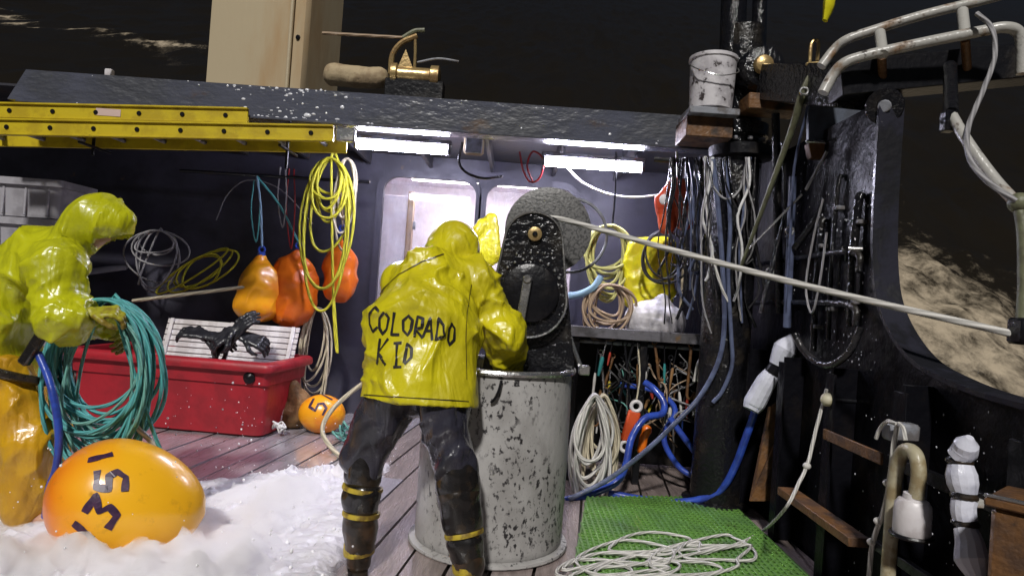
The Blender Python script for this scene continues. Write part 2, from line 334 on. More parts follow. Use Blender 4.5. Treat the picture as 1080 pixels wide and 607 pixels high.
def prism(poly, thick):
    """poly: list of Vectors (planar), thick: extrusion vector"""
    n = len(poly); t = Vector(thick); V = [Vector(p) for p in poly] + [Vector(p)+t for p in poly]
    Fs = [list(range(n))[::-1], [n+i for i in range(n)]] + [[i, (i+1) % n, n+(i+1) % n, n+i] for i in range(n)]
    return V, Fs
def torus(c, Rr, r, axis=(0, 1, 0), n=28, m=8, sq=1):
    A = frame(Vector(axis)); pts = [Vector(c)+A @ Vector((Rr*math.cos(a), Rr*sq*math.sin(a), 0)) for a in [2*math.pi*i/n for i in range(n)]]
    prof = []
    V = []; Fs = []
    c = Vector(c); ax = Vector(axis).normalized()
    for i, p in enumerate(pts):
        o = (p-c).normalized()
        for j in range(m):
            b = 2*math.pi*j/m; V.append(p + o*(r*math.cos(b)) + ax*(r*math.sin(b)))
    for i in range(n):
        for j in range(m):
            Fs.append([i*m+j, i*m+(j+1) % m, ((i+1) % n)*m+(j+1) % m, ((i+1) % n)*m+j])
    return V, Fs

# ------------------------------------------------------------------ objects
WL = {}
def tags(o, label=None, cat=None, group=None, kind=None):
    if label: o['label'] = label
    if cat: o['category'] = cat
    if group: o['group'] = group
    if kind: o['kind'] = kind
def mk(name, vf, m, parent=None, label=None, cat=None, group=None, kind=None, smooth=True, ang=38, recalc=True):
    V, Fs = vf[0], vf[1]
    if isinstance(V, np.ndarray):
        lo, hi = V.min(0), V.max(0); c = Vector(((lo[0]+hi[0])/2, (lo[1]+hi[1])/2, lo[2])); V = (V-np.array(c)).tolist(); Fs = Fs.tolist() if isinstance(Fs, np.ndarray) else Fs
    else:
        xs = [v[0] for v in V]; ys = [v[1] for v in V]; zs = [v[2] for v in V]
        c = Vector(((min(xs)+max(xs))/2, (min(ys)+max(ys))/2, min(zs))); V = [(v[0]-c[0], v[1]-c[1], v[2]-c[2]) for v in V]
    me = bpy.data.meshes.new(name); me.from_pydata(V, [], Fs)
    if len(vf) > 2:
        ul = me.uv_layers.new(name='UVMap'); flat = [x for f in vf[2] for uv in f for x in uv]
        ul.data.foreach_set('uv', flat)
    elif recalc:
        bm = bmesh.new(); bm.from_mesh(me); bmesh.ops.recalc_face_normals(bm, faces=bm.faces); bm.to_mesh(me); bm.free()
    if smooth:
        me.polygons.foreach_set('use_smooth', [True]*len(me.polygons))
        if ang < 170: me.set_sharp_from_angle(angle=R(ang))
    me.materials.append(M[m])
    o = bpy.data.objects.new(name, me); COL.objects.link(o); o.location = c; WL[o.name] = c.copy()
    if parent is not None:
        o.parent = parent; o.matrix_parent_inverse = Matrix.Translation(-WL[parent.name])
    tags(o, label, cat, group, kind)
    return o
def thing(name, label, cat, loc, group=None):
    o = bpy.data.objects.new(name, None); COL.objects.link(o); o.location = loc; o.empty_display_size = .1
    WL[o.name] = Vector(loc); tags(o, label, cat, group); return o
def line(name, label, cat, pts, r, m, group=None, n=8, sub=6, parent=None, flat=1.0):
    return mk(name, tube(pts, r, n, sub, flat), m, parent, label, cat, group, ang=60)
def jtube(*ts):
    V, Fs, UV = [], [], []
    for v, f, u in ts:
        n = len(V); V += v; Fs += [[i+n for i in q] for q in f]; UV += u
    return V, Fs, UV

# ------------------------------------------------------------------ noise and implicit surfaces
TB = NR.rand(32, 32, 32)
def vnoise(p):
    i = np.floor(p).astype(int); f = p-i; f = f*f*(3-2*f); i %= 32; j = (i+1) % 32
    x0, y0, z0 = i[..., 0], i[..., 1], i[..., 2]; x1, y1, z1 = j[..., 0], j[..., 1], j[..., 2]
    fx, fy, fz = f[..., 0], f[..., 1], f[..., 2]
    a = TB[x0, y0, z0]*(1-fx)+TB[x1, y0, z0]*fx; b = TB[x0, y1, z0]*(1-fx)+TB[x1, y1, z0]*fx
    c = TB[x0, y0, z1]*(1-fx)+TB[x1, y0, z1]*fx; d = TB[x0, y1, z1]*(1-fx)+TB[x1, y1, z1]*fx
    return (a*(1-fy)+b*fy)*(1-fz)+(c*(1-fy)+d*fy)*fz
def fbm(p, o=4, g=.5):
    s = 0; a = 1; t = 0
    for k in range(o): s = s+a*vnoise(p*2**k+7.3*k); t += a; a *= g
    return s/t
def ridged(p, o=3):
    s = 0; a = 1; t = 0
    for k in range(o): s = s+a*(1-np.abs(2*vnoise(p*2**k+3.1*k)-1)); t += a; a *= .5
    return s/t
def capd(Pn, a, b, ra, rb, flat=None):
    a = np.array(a); b = np.array(b); ba = b-a; L2 = max(ba@ba, 1e-9)
    t = np.clip(((Pn-a)@ba)/L2, 0, 1); d = Pn-(a+t[:, None]*ba)
    if flat is not None:
        ax = np.array(flat[0]); ax = ax/np.linalg.norm(ax); d = d+np.outer((d@ax)*(1/flat[1]-1), ax)
    return np.linalg.norm(d, axis=1)-(ra+t*(rb-ra))
def smin(a, b, k):
    h = np.clip(.5+.5*(b-a)/k, 0, 1); return b+(a-b)*h-k*h*(1-h)
def union(Pn, caps, k):
    s = None
    for c in caps:
        d = capd(Pn, *c); s = d if s is None else smin(s, d, k)
    return s
def nets(fn, lo, hi, res):
    lo = np.array(lo, float); hi = np.array(hi, float); n = np.ceil((hi-lo)/res).astype(int)+1
    g = np.stack(np.meshgrid(*[lo[i]+np.arange(n[i])*res for i in range(3)], indexing='ij'), -1)
    f = fn(g.reshape(-1, 3)).reshape(n); neg = f < 0
    cn = n-1; acc = np.zeros((*cn, 3)); cnt = np.zeros(cn)
    S = [slice(0, -1), slice(1, None)]
    for ax in range(3):
        o1, o2 = [a for a in range(3) if a != ax]
        for i in (0, 1):
            for j in (0, 1):
                sl0 = [None]*3; sl0[o1] = S[i]; sl0[o2] = S[j]; sl1 = list(sl0); sl0[ax] = S[0]; sl1[ax] = S[1]
                a = f[tuple(sl0)]; b = f[tuple(sl1)]; m = (a < 0) != (b < 0)
                t = np.where(m, a/np.where(m, a-b, 1), 0)
                q = np.zeros((*cn, 3)); q[..., ax] = t; q[..., o1] = i; q[..., o2] = j
                acc += q*m[..., None]; cnt += m
    act = cnt > 0; idx = -np.ones(cn, int); idx[act] = np.arange(act.sum())
    base = np.stack(np.meshgrid(*[np.arange(k) for k in cn], indexing='ij'), -1)
    V = lo+(base[act]+acc[act]/cnt[act][:, None])*res
    Q = []
    for ax in range(3):
        o1, o2 = (ax+1) % 3, (ax+2) % 3
        sa = [slice(None)]*3; sb = [slice(None)]*3; sa[ax] = slice(0, -1); sb[ax] = slice(1, None)
        sg = neg[tuple(sa)] != neg[tuple(sb)]; fl = neg[tuple(sa)]
        w = np.argwhere(sg); fw_ = fl[sg]
        ok = (w[:, o1] > 0) & (w[:, o2] > 0) & (w[:, o1] < cn[o1]) & (w[:, o2] < cn[o2]); w = w[ok]; fw_ = fw_[ok]
        def I(d1, d2):
            q = w.copy(); q[:, o1] -= d1; q[:, o2] -= d2; return idx[q[:, 0], q[:, 1], q[:, 2]]
        quad = np.stack([I(1, 1), I(0, 1), I(0, 0), I(1, 0)], 1); quad[~fw_] = quad[~fw_][:, ::-1]; Q.append(quad)
    return V, np.concatenate(Q)
def vnormals(V, Q):
    a, b, c, d = V[Q[:, 0]], V[Q[:, 1]], V[Q[:, 2]], V[Q[:, 3]]; n = np.cross(c-a, d-b); N = np.zeros_like(V)
    for k in range(4): np.add.at(N, Q[:, k], n)
    return N/np.maximum(np.linalg.norm(N, axis=1, keepdims=True), 1e-9)
def cloth(fn, lo, hi, res, disp):
    V, Q = nets(fn, lo, hi, res); N = vnormals(V, Q); return V+N*disp(V)[:, None], Q
def bvh_of(vf): return BVHTree.FromPolygons([tuple(v) for v in vf[0]], [tuple(int(i) for i in f) for f in vf[1]])

# ribbons of paint laid on a surface, strokes given in photo pixels
def ribbons(bvh, strokes, w, off=.003, step=1.2):
    V, Fs = [], []; o = Vector((0, 0, CAM_H))
    for st in strokes:
        st2 = []
        for i in range(len(st)-1):
            a, b = Vector(st[i]), Vector(st[i+1]); k = max(1, int((b-a).length/step))
            st2 += [a.lerp(b, t/k) for t in range(k)]
        st2.append(Vector(st[-1])); run = []
        for q in st2:
            h = bvh.ray_cast(o, ray(q[0], q[1]).normalized())
            if h[0] is None: continue
            n = h[1] if h[1].dot(ray(q[0], q[1])) < 0 else -h[1]
            run.append((h[0]+n*off, n))
        if len(run) < 2: continue
        s = len(V)
        for i, (p, n) in enumerate(run):
            t = run[min(i+2, len(run)-1)][0]-run[max(i-2, 0)][0]; sd_ = t.cross(n)
            if sd_.length < 1e-7: sd_ = Vector((1, 0, 0))
            sd_.normalize(); ww = w*(.95+.16*math.sin(i*.31+s)+.10*math.sin(i*.13+s*2))
            V += [p-sd_*ww/2, p+sd_*ww/2]
        for i in range(len(run)-1): Fs.append([s+2*i, s+2*i+1, s+2*i+3, s+2*i+2])
    return V, Fs
GL = {'C': [[(.9, .15), (.5, 0), (.1, .35), (.1, .7), (.5, 1), (.9, .85)]],
      'O': [[(.5, 0), (.1, .3), (.12, .75), (.5, 1), (.9, .7), (.88, .25), (.5, 0)]],
      'L': [[(.2, 0), (.15, 1), (.85, .92)]], 'R': [[(.15, 1), (.2, 0), (.8, .1), (.75, .45), (.2, .55), (.9, 1)]],
      'A': [[(.05, 1), (.5, 0), (.95, 1)], [(.2, .65), (.8, .6)]], 'D': [[(.2, 1), (.2, 0), (.8, .25), (.85, .7), (.2, 1)]],
      'K': [[(.15, 0), (.2, 1)], [(.85, 0), (.2, .55), (.9, 1)]], 'I': [[(.5, 0), (.5, 1)], [(.15, .02), (.85, 0)], [(.15, 1), (.85, .98)]],
      '1': [[(.5, 0), (.5, 1)]], '5': [[(.9, 0), (.2, 0), (.15, .42), (.7, .4), (.9, .65), (.7, .95), (.1, .95)]],
      '3': [[(.1, .02), (.9, 0), (.45, .4), (.85, .6), (.75, .95), (.1, .95)]]}
def glyph(ch, cx, cy, w, h, rot=0, jit=0):
    out = []; ca, sa = math.cos(rot), math.sin(rot)
    for st in GL[ch]:
        q = []
        for x, y in st:
            a, b = (x-.5)*w+jit*rng.uniform(-1, 1), (y-.5)*h+jit*rng.uniform(-1, 1); q.append((cx+a*ca-b*sa, cy+a*sa+b*ca))
        out.append(q)
    return out

# ================================================================== SEA
SL = .5
def sea():
    n = 260
    u = np.linspace(-1, 1, n); xs = np.sinh(u*5.2)/np.sinh(5.2)*700+6; v = np.linspace(0, 1, 300); ys = -14+v**2.6*900+v*26
    X, Y = np.meshgrid(xs, ys, indexing='ij'); Pn = np.stack([X, Y, np.zeros_like(X)], -1)
    wv = (fbm(Pn*np.array([.09, .13, 1])+4, 5, .55)-.5)*1.0+(ridged(Pn*np.array([.35, .5, 1])+9, 3)-.5)*.45
    fade = 1/(1+np.maximum(0, Y-40)/80)
    near = np.clip((np.hypot((X+.5)*.8, Y-4)-5)/6, .12, 1)
    wv = wv*fade*near+((fbm(Pn*1.9+2, 4, .6)-.5)*.5+(ridged(Pn*1.3+6, 3)**2-.4)*.42)*fade*np.clip(near, .3, 1)
    Z = -4.4+SL*Y+wv
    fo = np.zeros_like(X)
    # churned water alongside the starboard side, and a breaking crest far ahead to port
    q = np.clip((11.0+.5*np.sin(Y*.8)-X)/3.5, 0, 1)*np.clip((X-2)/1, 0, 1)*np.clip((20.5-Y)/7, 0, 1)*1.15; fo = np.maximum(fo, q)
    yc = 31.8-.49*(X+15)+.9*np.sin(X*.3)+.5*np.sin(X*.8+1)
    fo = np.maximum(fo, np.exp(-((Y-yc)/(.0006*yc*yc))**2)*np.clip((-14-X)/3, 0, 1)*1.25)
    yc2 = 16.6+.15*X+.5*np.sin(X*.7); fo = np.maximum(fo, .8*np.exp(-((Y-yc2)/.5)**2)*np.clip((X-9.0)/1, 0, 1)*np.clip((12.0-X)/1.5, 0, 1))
    nx, ny = X.shape; V = np.stack([X, Y, Z], -1).reshape(-1, 3)
    i = np.arange(nx*ny).reshape(nx, ny); Q = np.stack([i[:-1, :-1], i[1:, :-1], i[1:, 1:], i[:-1, 1:]], -1).reshape(-1, 4)
    me = bpy.data.meshes.new('sea'); me.from_pydata(V.tolist(), [], Q.tolist()); me.polygons.foreach_set('use_smooth', [True]*len(Q))
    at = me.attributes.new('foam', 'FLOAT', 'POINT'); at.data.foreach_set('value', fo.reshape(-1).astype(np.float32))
    m = bpy.data.materials.new('night_sea'); m.use_nodes = True; nt = m.node_tree; N = nt.nodes; L = nt.links; b = N['Principled BSDF']
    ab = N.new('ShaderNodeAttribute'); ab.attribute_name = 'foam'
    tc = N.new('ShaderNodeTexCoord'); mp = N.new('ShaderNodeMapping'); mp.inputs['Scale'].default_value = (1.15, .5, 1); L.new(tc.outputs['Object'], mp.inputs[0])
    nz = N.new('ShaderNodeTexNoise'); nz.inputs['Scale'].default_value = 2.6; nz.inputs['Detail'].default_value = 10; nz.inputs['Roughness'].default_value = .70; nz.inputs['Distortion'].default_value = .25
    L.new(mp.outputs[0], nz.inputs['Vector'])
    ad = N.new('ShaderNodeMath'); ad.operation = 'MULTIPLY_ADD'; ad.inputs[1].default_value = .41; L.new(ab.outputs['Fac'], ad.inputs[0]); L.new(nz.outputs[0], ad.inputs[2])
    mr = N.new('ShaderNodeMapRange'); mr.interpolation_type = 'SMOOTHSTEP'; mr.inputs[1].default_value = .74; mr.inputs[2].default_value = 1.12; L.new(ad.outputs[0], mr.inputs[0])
    mx = N.new('ShaderNodeMix'); mx.data_type = 'RGBA'; mx.inputs[6].default_value = (.014, .011, .007, 1); mx.inputs[7].default_value = (.46, .38, .27, 1)  # warm sodium light on the sea is put into the tan foam colour
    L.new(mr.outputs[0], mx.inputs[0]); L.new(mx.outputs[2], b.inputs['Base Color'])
    r2 = N.new('ShaderNodeMapRange'); r2.inputs[3].default_value = .16; r2.inputs[4].default_value = .8; L.new(mr.outputs[0], r2.inputs[0]); L.new(r2.outputs[0], b.inputs['Roughness'])
    bp = N.new('ShaderNodeBump'); bp.inputs['Strength'].default_value = .5; bp.inputs['Distance'].default_value = .18; L.new(nz.outputs[0], bp.inputs['Height']); L.new(bp.outputs[0], b.inputs['Normal'])
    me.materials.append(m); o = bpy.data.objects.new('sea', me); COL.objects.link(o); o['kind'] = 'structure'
sea()

# ================================================================== DECK
BX = 1.72                                            # inner face of the starboard bulwark
deck = mk('deck', box2((-5.6, -1.0, -.16), (BX-.004, 6.98, -.034), b=.002), 'decksub', kind='structure')
def clip(poly, a, b, c):                             # keep a*x+b*y<=c
    out = []
    for i in range(len(poly)):
        p, q = poly[i], poly[(i+1) % len(poly)]; dp, dq = a*p[0]+b*p[1]-c, a*q[0]+b*q[1]-c
        if dp <= 0: out.append(p)
        if (dp < 0 < dq) or (dq < 0 < dp): t = dp/(dp-dq); out.append((p[0]+(q[0]-p[0])*t, p[1]+(q[1]-p[1])*t))
    return out
ya = R(7); ca, sa = math.cos(ya), math.sin(ya)
k = 0
for i in range(-29, 12):
    w = .2; x0, x1 = i*w+.008, (i+1)*w-.008; cut = 1.3+1.4*rng.random()
    for (l0, l1) in ((-1.4, cut), (cut+.008, cut+3.1), (cut+3.108, 8.2)):
        pg = [(x0, l0), (x1, l0), (x1, l1), (x0, l1)]; pg = [(x*ca+y*sa, -x*sa+y*ca) for x, y in pg]
        for cpl in ((1, 0, BX-.02), (-1, 0, 5.55), (0, 1, 6.9), (0, -1, .9)):
            if pg: pg = clip(pg, *cpl)
        if len(pg) < 3: continue
        cx = sum(p[0] for p in pg)/len(pg); dz = rng.uniform(-.003, .003)
        mk('plank', prism([Vector((x, y, -.034)) for x, y in pg], (0, 0, .034+dz)), 'plank' if cx > -.85 else 'plank2', deck, smooth=False)

# hull side under the deck edge
# ================================================================== DECKHOUSE
WY = 6.9
house = thing('deckhouse', 'dark navy steel deckhouse with overhanging roof and two lit doorway windows', 'deckhouse', (0, WY, 0))
def px2x(px, Y, py=240): return P(px, py, Y).x
wins = [(px2x(401, WY), px2x(501, WY)), (px2x(510, WY), px2x(606, WY))]
zt = [P(455, 188, WY).z, P(555, 196, WY).z]; zb = 1.0
xs = [-5.6, wins[0][0], wins[0][1], wins[1][0], wins[1][1], 1.70]
ps = [box2((xs[0], WY, 0), (xs[1], WY+.08, 2.695), b=.001), box2((xs[2], WY, 0), (xs[3], WY+.08, 2.638), b=.001), box2((xs[4], WY, 0), (xs[5], WY+.08, 2.638), b=.001)]
for i in (0, 1): ps += [box2((wins[i][0], WY, 0), (wins[i][1], WY+.08, zb), b=.001), box2((wins[i][0], WY, zt[i]), (wins[i][1], WY+.08, 2.638), b=.001)]
mk('wall', join(*ps), 'wall', house, smooth=False)
def rrect(x0, x1, z0, z1, r, n=6):
    pts = []
    for cx, cz, a0 in ((x1-r, z1-r, 0), (x0+r, z1-r, 90), (x0+r, z0+r, 180), (x1-r, z0+r, 270)):
        for k in range(n+1): a = R(a0+90*k/n); pts.append((cx+r*math.cos(a), cz+r*math.sin(a)))
    return pts
def ring(inn, out, y0, y1):
    n = len(inn); V = []; Fs = []
    for lp, y in ((inn, y0), (out, y0), (out, y1), (inn, y1)): V += [Vector((x, y, z)) for x, z in lp]
    for a in range(4):
        b = (a+1) % 4
        for i in range(n): j = (i+1) % n; Fs.append([a*n+i, a*n+j, b*n+j, b*n+i])
    return V, Fs
for i in (0, 1):
    a, b = wins[i]
    w_ = mk('window', ring(rrect(a+.01, b-.01, zb+.01, zt[i]-.01, .15), rrect(a-.06, b+.06 if i else b+.045, zb-.06, zt[i]+.06, .22), WY-.03, WY+.04), 'wall', house, label='rounded steel frame of a lit doorway window')
    mk('pane', box2((a+.002, WY+.045, zb+.002), (b-.002, WY+.055, zt[i]-.002), b=.001), 'glass', w_)
# cabin behind the windows
cx0, cx1 = -1.75, .95
rm = join(box2((cx0, WY+1.5, .02), (cx1, WY+1.55, 2.625), b=.001), box2((cx0-.06, WY+.082, .02), (cx0-.002, WY+1.55, 2.625), b=.001),
          box2((cx1+.002, WY+.082, .02), (cx1+.06, WY+1.55, 2.625), b=.001), box2((cx0, WY+.082, -.04), (cx1, WY+1.5, .018), b=.001), box2((cx0, WY+.082, 2.56), (cx1, WY+1.498, 2.62), b=.001))
mk('cabin_lining', rm, 'cabin', house)
mk('cabin_lamp', box2((-1.2, WY+.5, 2.51), (.5, WY+.8, 2.558)), 'cablamp', house, label='lit ceiling lamp inside the cabin')
loc = thing('cabin_locker', 'pale locker with a timber edge seen through the wider lit doorway window', 'locker', (-1.35, WY+.75, .02))
mk('carcass', box2((-1.70, WY+.55, .02), (-1.20, WY+1.0, 2.3)), 'cabin', loc)
mk('timber_edge', box2((-1.198, WY+.53, .02), (-1.13, WY+.62, 2.35)), 'wood', loc)
for z in (1.3, 1.62, 1.94): mk('hinge', box2((-1.129, WY+.535, z), (-1.10, WY+.60, z+.09)), 'steelgrey', loc)
mk('notice_board', box2((-.92, WY+1.46, 1.62), (-.5, WY+1.495, 2.1)), 'pink', None, 'pale pink notice board on the cabin wall behind the window', 'notice')
mk('cabin_cupboard', join(box2((-.98, WY+1.2, .02), (-.3, WY+1.49, 1.45)), box2((-.96, WY+1.185, .3), (-.66, WY+1.199, 1.4)), box2((-.62, WY+1.185, .3), (-.32, WY+1.199, 1.4))), 'cabin', None, 'low pale two-door cupboard standing inside the lit cabin', 'cupboard')
# roof overhang and fascia
mk('roof', join(box2((-3.62, 5.12, 2.64), (1.62, 8.6, 2.695)), box2((-5.6, 5.5, 2.70), (1.69, 8.6, 2.72), b=.001)), 'roof', house)  # thin plate past the beam's left end is added to keep sun off the wall
fz0, fz1 = 2.47, 2.695
fas = mk('fascia_beam', prism([Vector((-3.66, 4.98, fz1)), Vector((1.62, 4.98, fz1)), Vector((1.62, 4.98, fz0)), Vector((-3.78, 4.98, fz0))], (0, .13, 0)), 'beam', house, smooth=False)
mk('lip', box2((-3.7, 4.95, fz0-.022), (1.62, 5.115, fz0-.002), b=.004), 'beam', fas)
for px in (640, 700, 742): pass
for i in range(9):
    x = -3.4+i*.62; mk('roof_stiffener', box2((x, 5.14, 2.52), (x+.035, 6.88, 2.638), b=.003), 'roof', house)
# water drops clinging to the beam
dr = []
for i in range(110):
    px = rng.choice((rng.gauss(300, 28), rng.gauss(322, 14), rng.gauss(270, 40), rng.uniform(60, 700))); edge = rng.random()
    x = px2x(px, 4.98, 110); z = fz0+(fz1-fz0)*(rng.random()**3*.3 if edge < .45 else (1-rng.random()**2*.25 if edge < .8 else rng.random())); s = rng.uniform(.002, .007)*(1.7 if rng.random() < .12 else 1)
    dr.append(ell((x, 4.979, z), (s*rng.uniform(1, 2.6), s*.5, s*rng.uniform(.8, 1.6)), None, 6, 4))
M['drop'] = mat('water_drop', (.75, .76, .82), rough=.08, spec=.8)
mk('water_drops', join(*dr), 'drop', None, 'beads of water clinging to the grey fascia beam', 'water', kind='stuff')

# lights
def fluoro(px0, px1, py0, py1, label):
    Y = 5.5; a = P(px0, py0, Y); b = P(px1, py1, Y); z = (a.z+b.z)/2; a.z = b.z = z
    t = thing('strip_light', label, 'strip light', ((a.x+b.x)/2, Y, z), None)
    mk('housing', box2((a.x-.03, Y-.04, z+.040), (b.x+.03, Y+.07, z+.075)), 'steelgrey', t)
    mk('diffuser', tube([Vector((a.x, Y, z)), Vector((b.x, Y, z))], .034, 14, 1), 'tube', t, label='glowing white tube')
    for x in (a.x-.022, b.x+.002): mk('end_cap', box2((x, Y-.04, z-.036), (x+.02, Y+.05, z+.039)), 'steelgrey', t)
    for x in (a.x+.15, b.x-.15): mk('hanger', cyl((x, Y+.02, z+.075), (x, Y+.02, 2.638), .008, 8), 'steelgrey', t)
fluoro(377, 472, 152, 159, 'lit fluorescent strip light beside the yellow ladder end')
fluoro(575, 676, 170, 178, 'lit fluorescent strip light above the hauler and pale rope coil')
mk('cable_tray', box2((px2x(580, 5.35), 5.3, P(630, 150, 5.35).z-.02), (px2x(690, 5.35), 5.4, P(630, 150, 5.35).z+.02)), 'chrome', None, 'bright metal cable tray under the roof edge above the strip light', 'cable tray')

# ladder
def ladder():
    Y = 4.9; t = thing('extension_ladder', 'long yellow fibreglass extension ladder slung flat under the roof beam', 'ladder', (-2.6, Y, 2.2))
    ends = ((-60, 115.5, 262, 122.5, .028, .115), (-60, 133, 352, 141, 0, .12))
    for (a, b, c, d, yy, h) in ends:
        p0, p1 = P(a, b, Y+yy), P(c, d, Y+yy); dv_ = (p1-p0).normalized(); upv_ = Vector((0, -1, 0)).cross(dv_); upv_ = upv_ if upv_.z > 0 else -upv_
        A_ = Matrix((dv_, Vector((0, 1, 0)), upv_)).transposed(); mid = (p0+p1)/2; Ln = (p1-p0).length
        mk('rail', join(box(mid, (Ln, .024, h), A_, .004), box(mid+upv_*(h/2-.007)+Vector((0, -.021, 0)), (Ln, .017, .014), A_, .003), box(mid-upv_*(h/2-.007)+Vector((0, -.021, 0)), (Ln, .017, .014), A_, .003)), 'yellowpl', t)
        mk('rail', box(mid+Vector((0, .39, 0)), (Ln, .02, h), A_, .004), 'yellowpl', t)
        q_ = Ln-.16
        while q_ > .05:
            c_ = p0+dv_*q_; mk('rung', cyl(c_+Vector((0, .013, 0)), c_+Vector((0, .379, 0)), .017, 10), 'steelgrey', t)
            mk('rung_end', cyl(c_+Vector((0, -.020, 0)), c_+Vector((0, -.0122, 0)), .017, 10, .002), 'blackmatt', t); q_ -= .312
    p = P(113, 118, Y); mk('tape_patch', box2((p.x-.09, Y+.0125, p.z-.026), (p.x+.09, Y+.0155, p.z+.026), .0008), 'reflect', t)
    p = P(362, 142, Y); mk('shoe', box2((p.x-.05, Y-.03, p.z-.05), (p.x+.09, Y+.03, p.z+.045), .01), 'chrome', t)
    for x in (-3.2, -1.75): mk('sling', cyl((x, Y+.2, 2.12), (x, Y+.2, 2.447), .012, 8), 'blackmatt', t)
    for x in (-3.2, -1.75): mk('sling_bar', box2((x-.012, Y+.03, P(352, 141, Y).z-.085-(-1.3-x)*.055), (x+.012, Y+.42, P(352, 141, Y).z-.068-(-1.3-x)*.055), .003), 'blackmatt', t)
ladder()

# tall casing and winch on the roof
a = P(213, 84, 5.4); b = P(320, 88, 5.4)
cs = thing('funnel_casing', 'tall tan painted square casing standing on the deckhouse roof', 'casing', ((a.x+b.x)/2, 5.9, 2.75))
RC = Matrix.Rotation(R(-20), 3, 'Z'); cw, cd = 1.02, .48
def cpt(u, v, z): return Vector((b.x, 5.4, z))+RC @ Vector((u, v, 0))
mk('shell', box(cpt(-cw/2, cd/2, 4.15), (cw, cd, 2.81), RC, .03), 'tan', cs)
mk('base_flange', box(cpt(-cw/2, cd/2, 2.734), (cw+.1, cd+.1, .024), RC, .004), 'beam', cs)
mk('corner_pipe', cyl(cpt(-.14, -.024, 2.75), cpt(-.14, -.024, 5.5), .016), 'tan', cs)
mk('bolt', cyl(cpt(-.08, -.016, P(308, 38, 5.4).z), cpt(-.08, .004, P(308, 38, 5.4).z), .02, 8), 'blackmatt', cs)
mk('bracket', box2((px2x(118, 5.05, 72)-.025, 5.0, 2.696), (px2x(118, 5.05, 72)+.025, 5.05, 2.75)), 'white', None, 'small white block fixed on the roof edge', 'bracket')
wn_ = thing('roof_winch', 'brassy little winch with a drum and cranked bracket on the deckhouse roof', 'winch', (P(430, 85, 5.6).x, 5.6, 2.76))
z0 = 2.698
YW = 5.2
pa, pb = P(412, 80, YW), P(462, 84, YW)
mk('drum', lathe([(.05, 0), (.085, .01), (.085, .05), (.062, .06), (.062, .30), (.085, .31), (.085, .37), (.05, .38)], (pa.x, YW, P(437, 80, YW).z), 20, (1, 0, 0)), 'brass', wn_)
mk('bed', box2((pa.x-.03, YW-.06, z0), (pb.x+.05, YW+.08, P(437, 86, YW).z)), 'blackmatt', wn_)
mk('bracket', tube([P(412, 78, YW), P(414, 58, YW), P(424, 45, YW), P(440, 38, YW)], .022, 8), 'brass', wn_)
mk('bracket', tube([P(437, 76, YW), P(438, 56, YW), P(438, 40, YW)], .012, 8), 'brass', wn_)
mk('lever', tube([P(425, 40, YW), P(437, 33, YW), P(448, 32, YW)], .018, 8), 'olive', wn_)
mk('lever', tube([P(440, 66, YW), P(462, 62, YW), P(484, 65, YW)], .009, 8), 'steelgrey', wn_)
mk('gusset', prism([P(418, 74, YW-.02), P(436, 74, YW-.02), P(428, 52, YW-.02)], (0, .02, 0)), 'brass', wn_)
line('boat_hook', 'thin pole running from the tan casing to the roof winch', 'pole', [P(340, 35, YW+.03), P(428, 40, YW+.03)], .013, 'ropetan', sub=1)
pc0, pc1 = P(352, 79, 5.25), P(400, 81, 5.25)
mk('canvas_roll', cloth(lambda q: capd(q, (pc0.x, 5.25, pc0.z), (pc1.x, 5.25, pc0.z), .085, .08), (pc0.x-.2, 5.1, pc0.z-.15), (pc1.x+.2, 5.4, pc0.z+.15), .015, lambda V: (fbm(V*9, 3)-.5)*.03), 'canvas', None, 'tan rolled canvas lying on the roof beside the casing', 'canvas', ang=180)

# ================================================================== BULWARK (starboard)
BT = .05
def bul_profile():
    pts = [XP(px, py, BX) for px, py in ((933, 108), (931, 140), (929, 170), (926, 230), (926, 280), (931, 320), (946, 355), (970, 385), (1005, 405), (1040, 419), (1085, 432), (1130, 442))]
    return catmull(pts, 5)
prof = bul_profile()
top = prof[0]; endp = prof[-1]
bul = thing('bulwark', 'black wet steel bulwark sweeping down from the high shelter side to the rail', 'bulwark', (BX, 3.5, -1.2))
poly = [Vector((BX, p.y, p.z)) for p in prof]+[Vector((BX, -1.5, endp.z)), Vector((BX, -1.5, -1.2)), Vector((BX, 6.89, -1.2)), Vector((BX, 6.89, 2.44)), Vector((BX, 5.15, 2.44)), Vector((BX, 5.1, top.z+.02)), Vector((BX, top.y, top.z+.02))]
mk('plate', prism(poly, (BT, 0, 0)), 'hullblack', bul, smooth=False)
# cap flange along the swept edge
V = []; Fs = []
pr2 = prof+[Vector((0, -1.5, endp.z))]
for i, p in enumerate(pr2):
    t = (pr2[min(i+1, len(pr2)-1)]-pr2[max(i-1, 0)]); t.x = 0; t.normalize(); nrm = Vector((0, -t.z, t.y))
    if nrm.y > 0 and abs(nrm.y) > abs(nrm.z): nrm = -nrm
    if nrm.z < 0 and abs(nrm.z) >= abs(nrm.y): nrm = -nrm
    for dx, dn in ((-.035, .003), (-.035, .022), (.085, .022), (.085, .003)): V.append(Vector((BX+dx, p.y, p.z))+nrm*dn)
for i in range(len(pr2)-1):
    for j in range(4): Fs.append([i*4+j, i*4+(j+1) % 4, (i+1)*4+(j+1) % 4, (i+1)*4+j])
mk('cap_rail', (V, Fs), 'caprail', bul, ang=50)
def zrail(y):
    best = None
    for p in prof:
        if best is None or abs(p.y-y) < abs(best.y-y): best = p
    return best.z if y > endp.y else endp.z
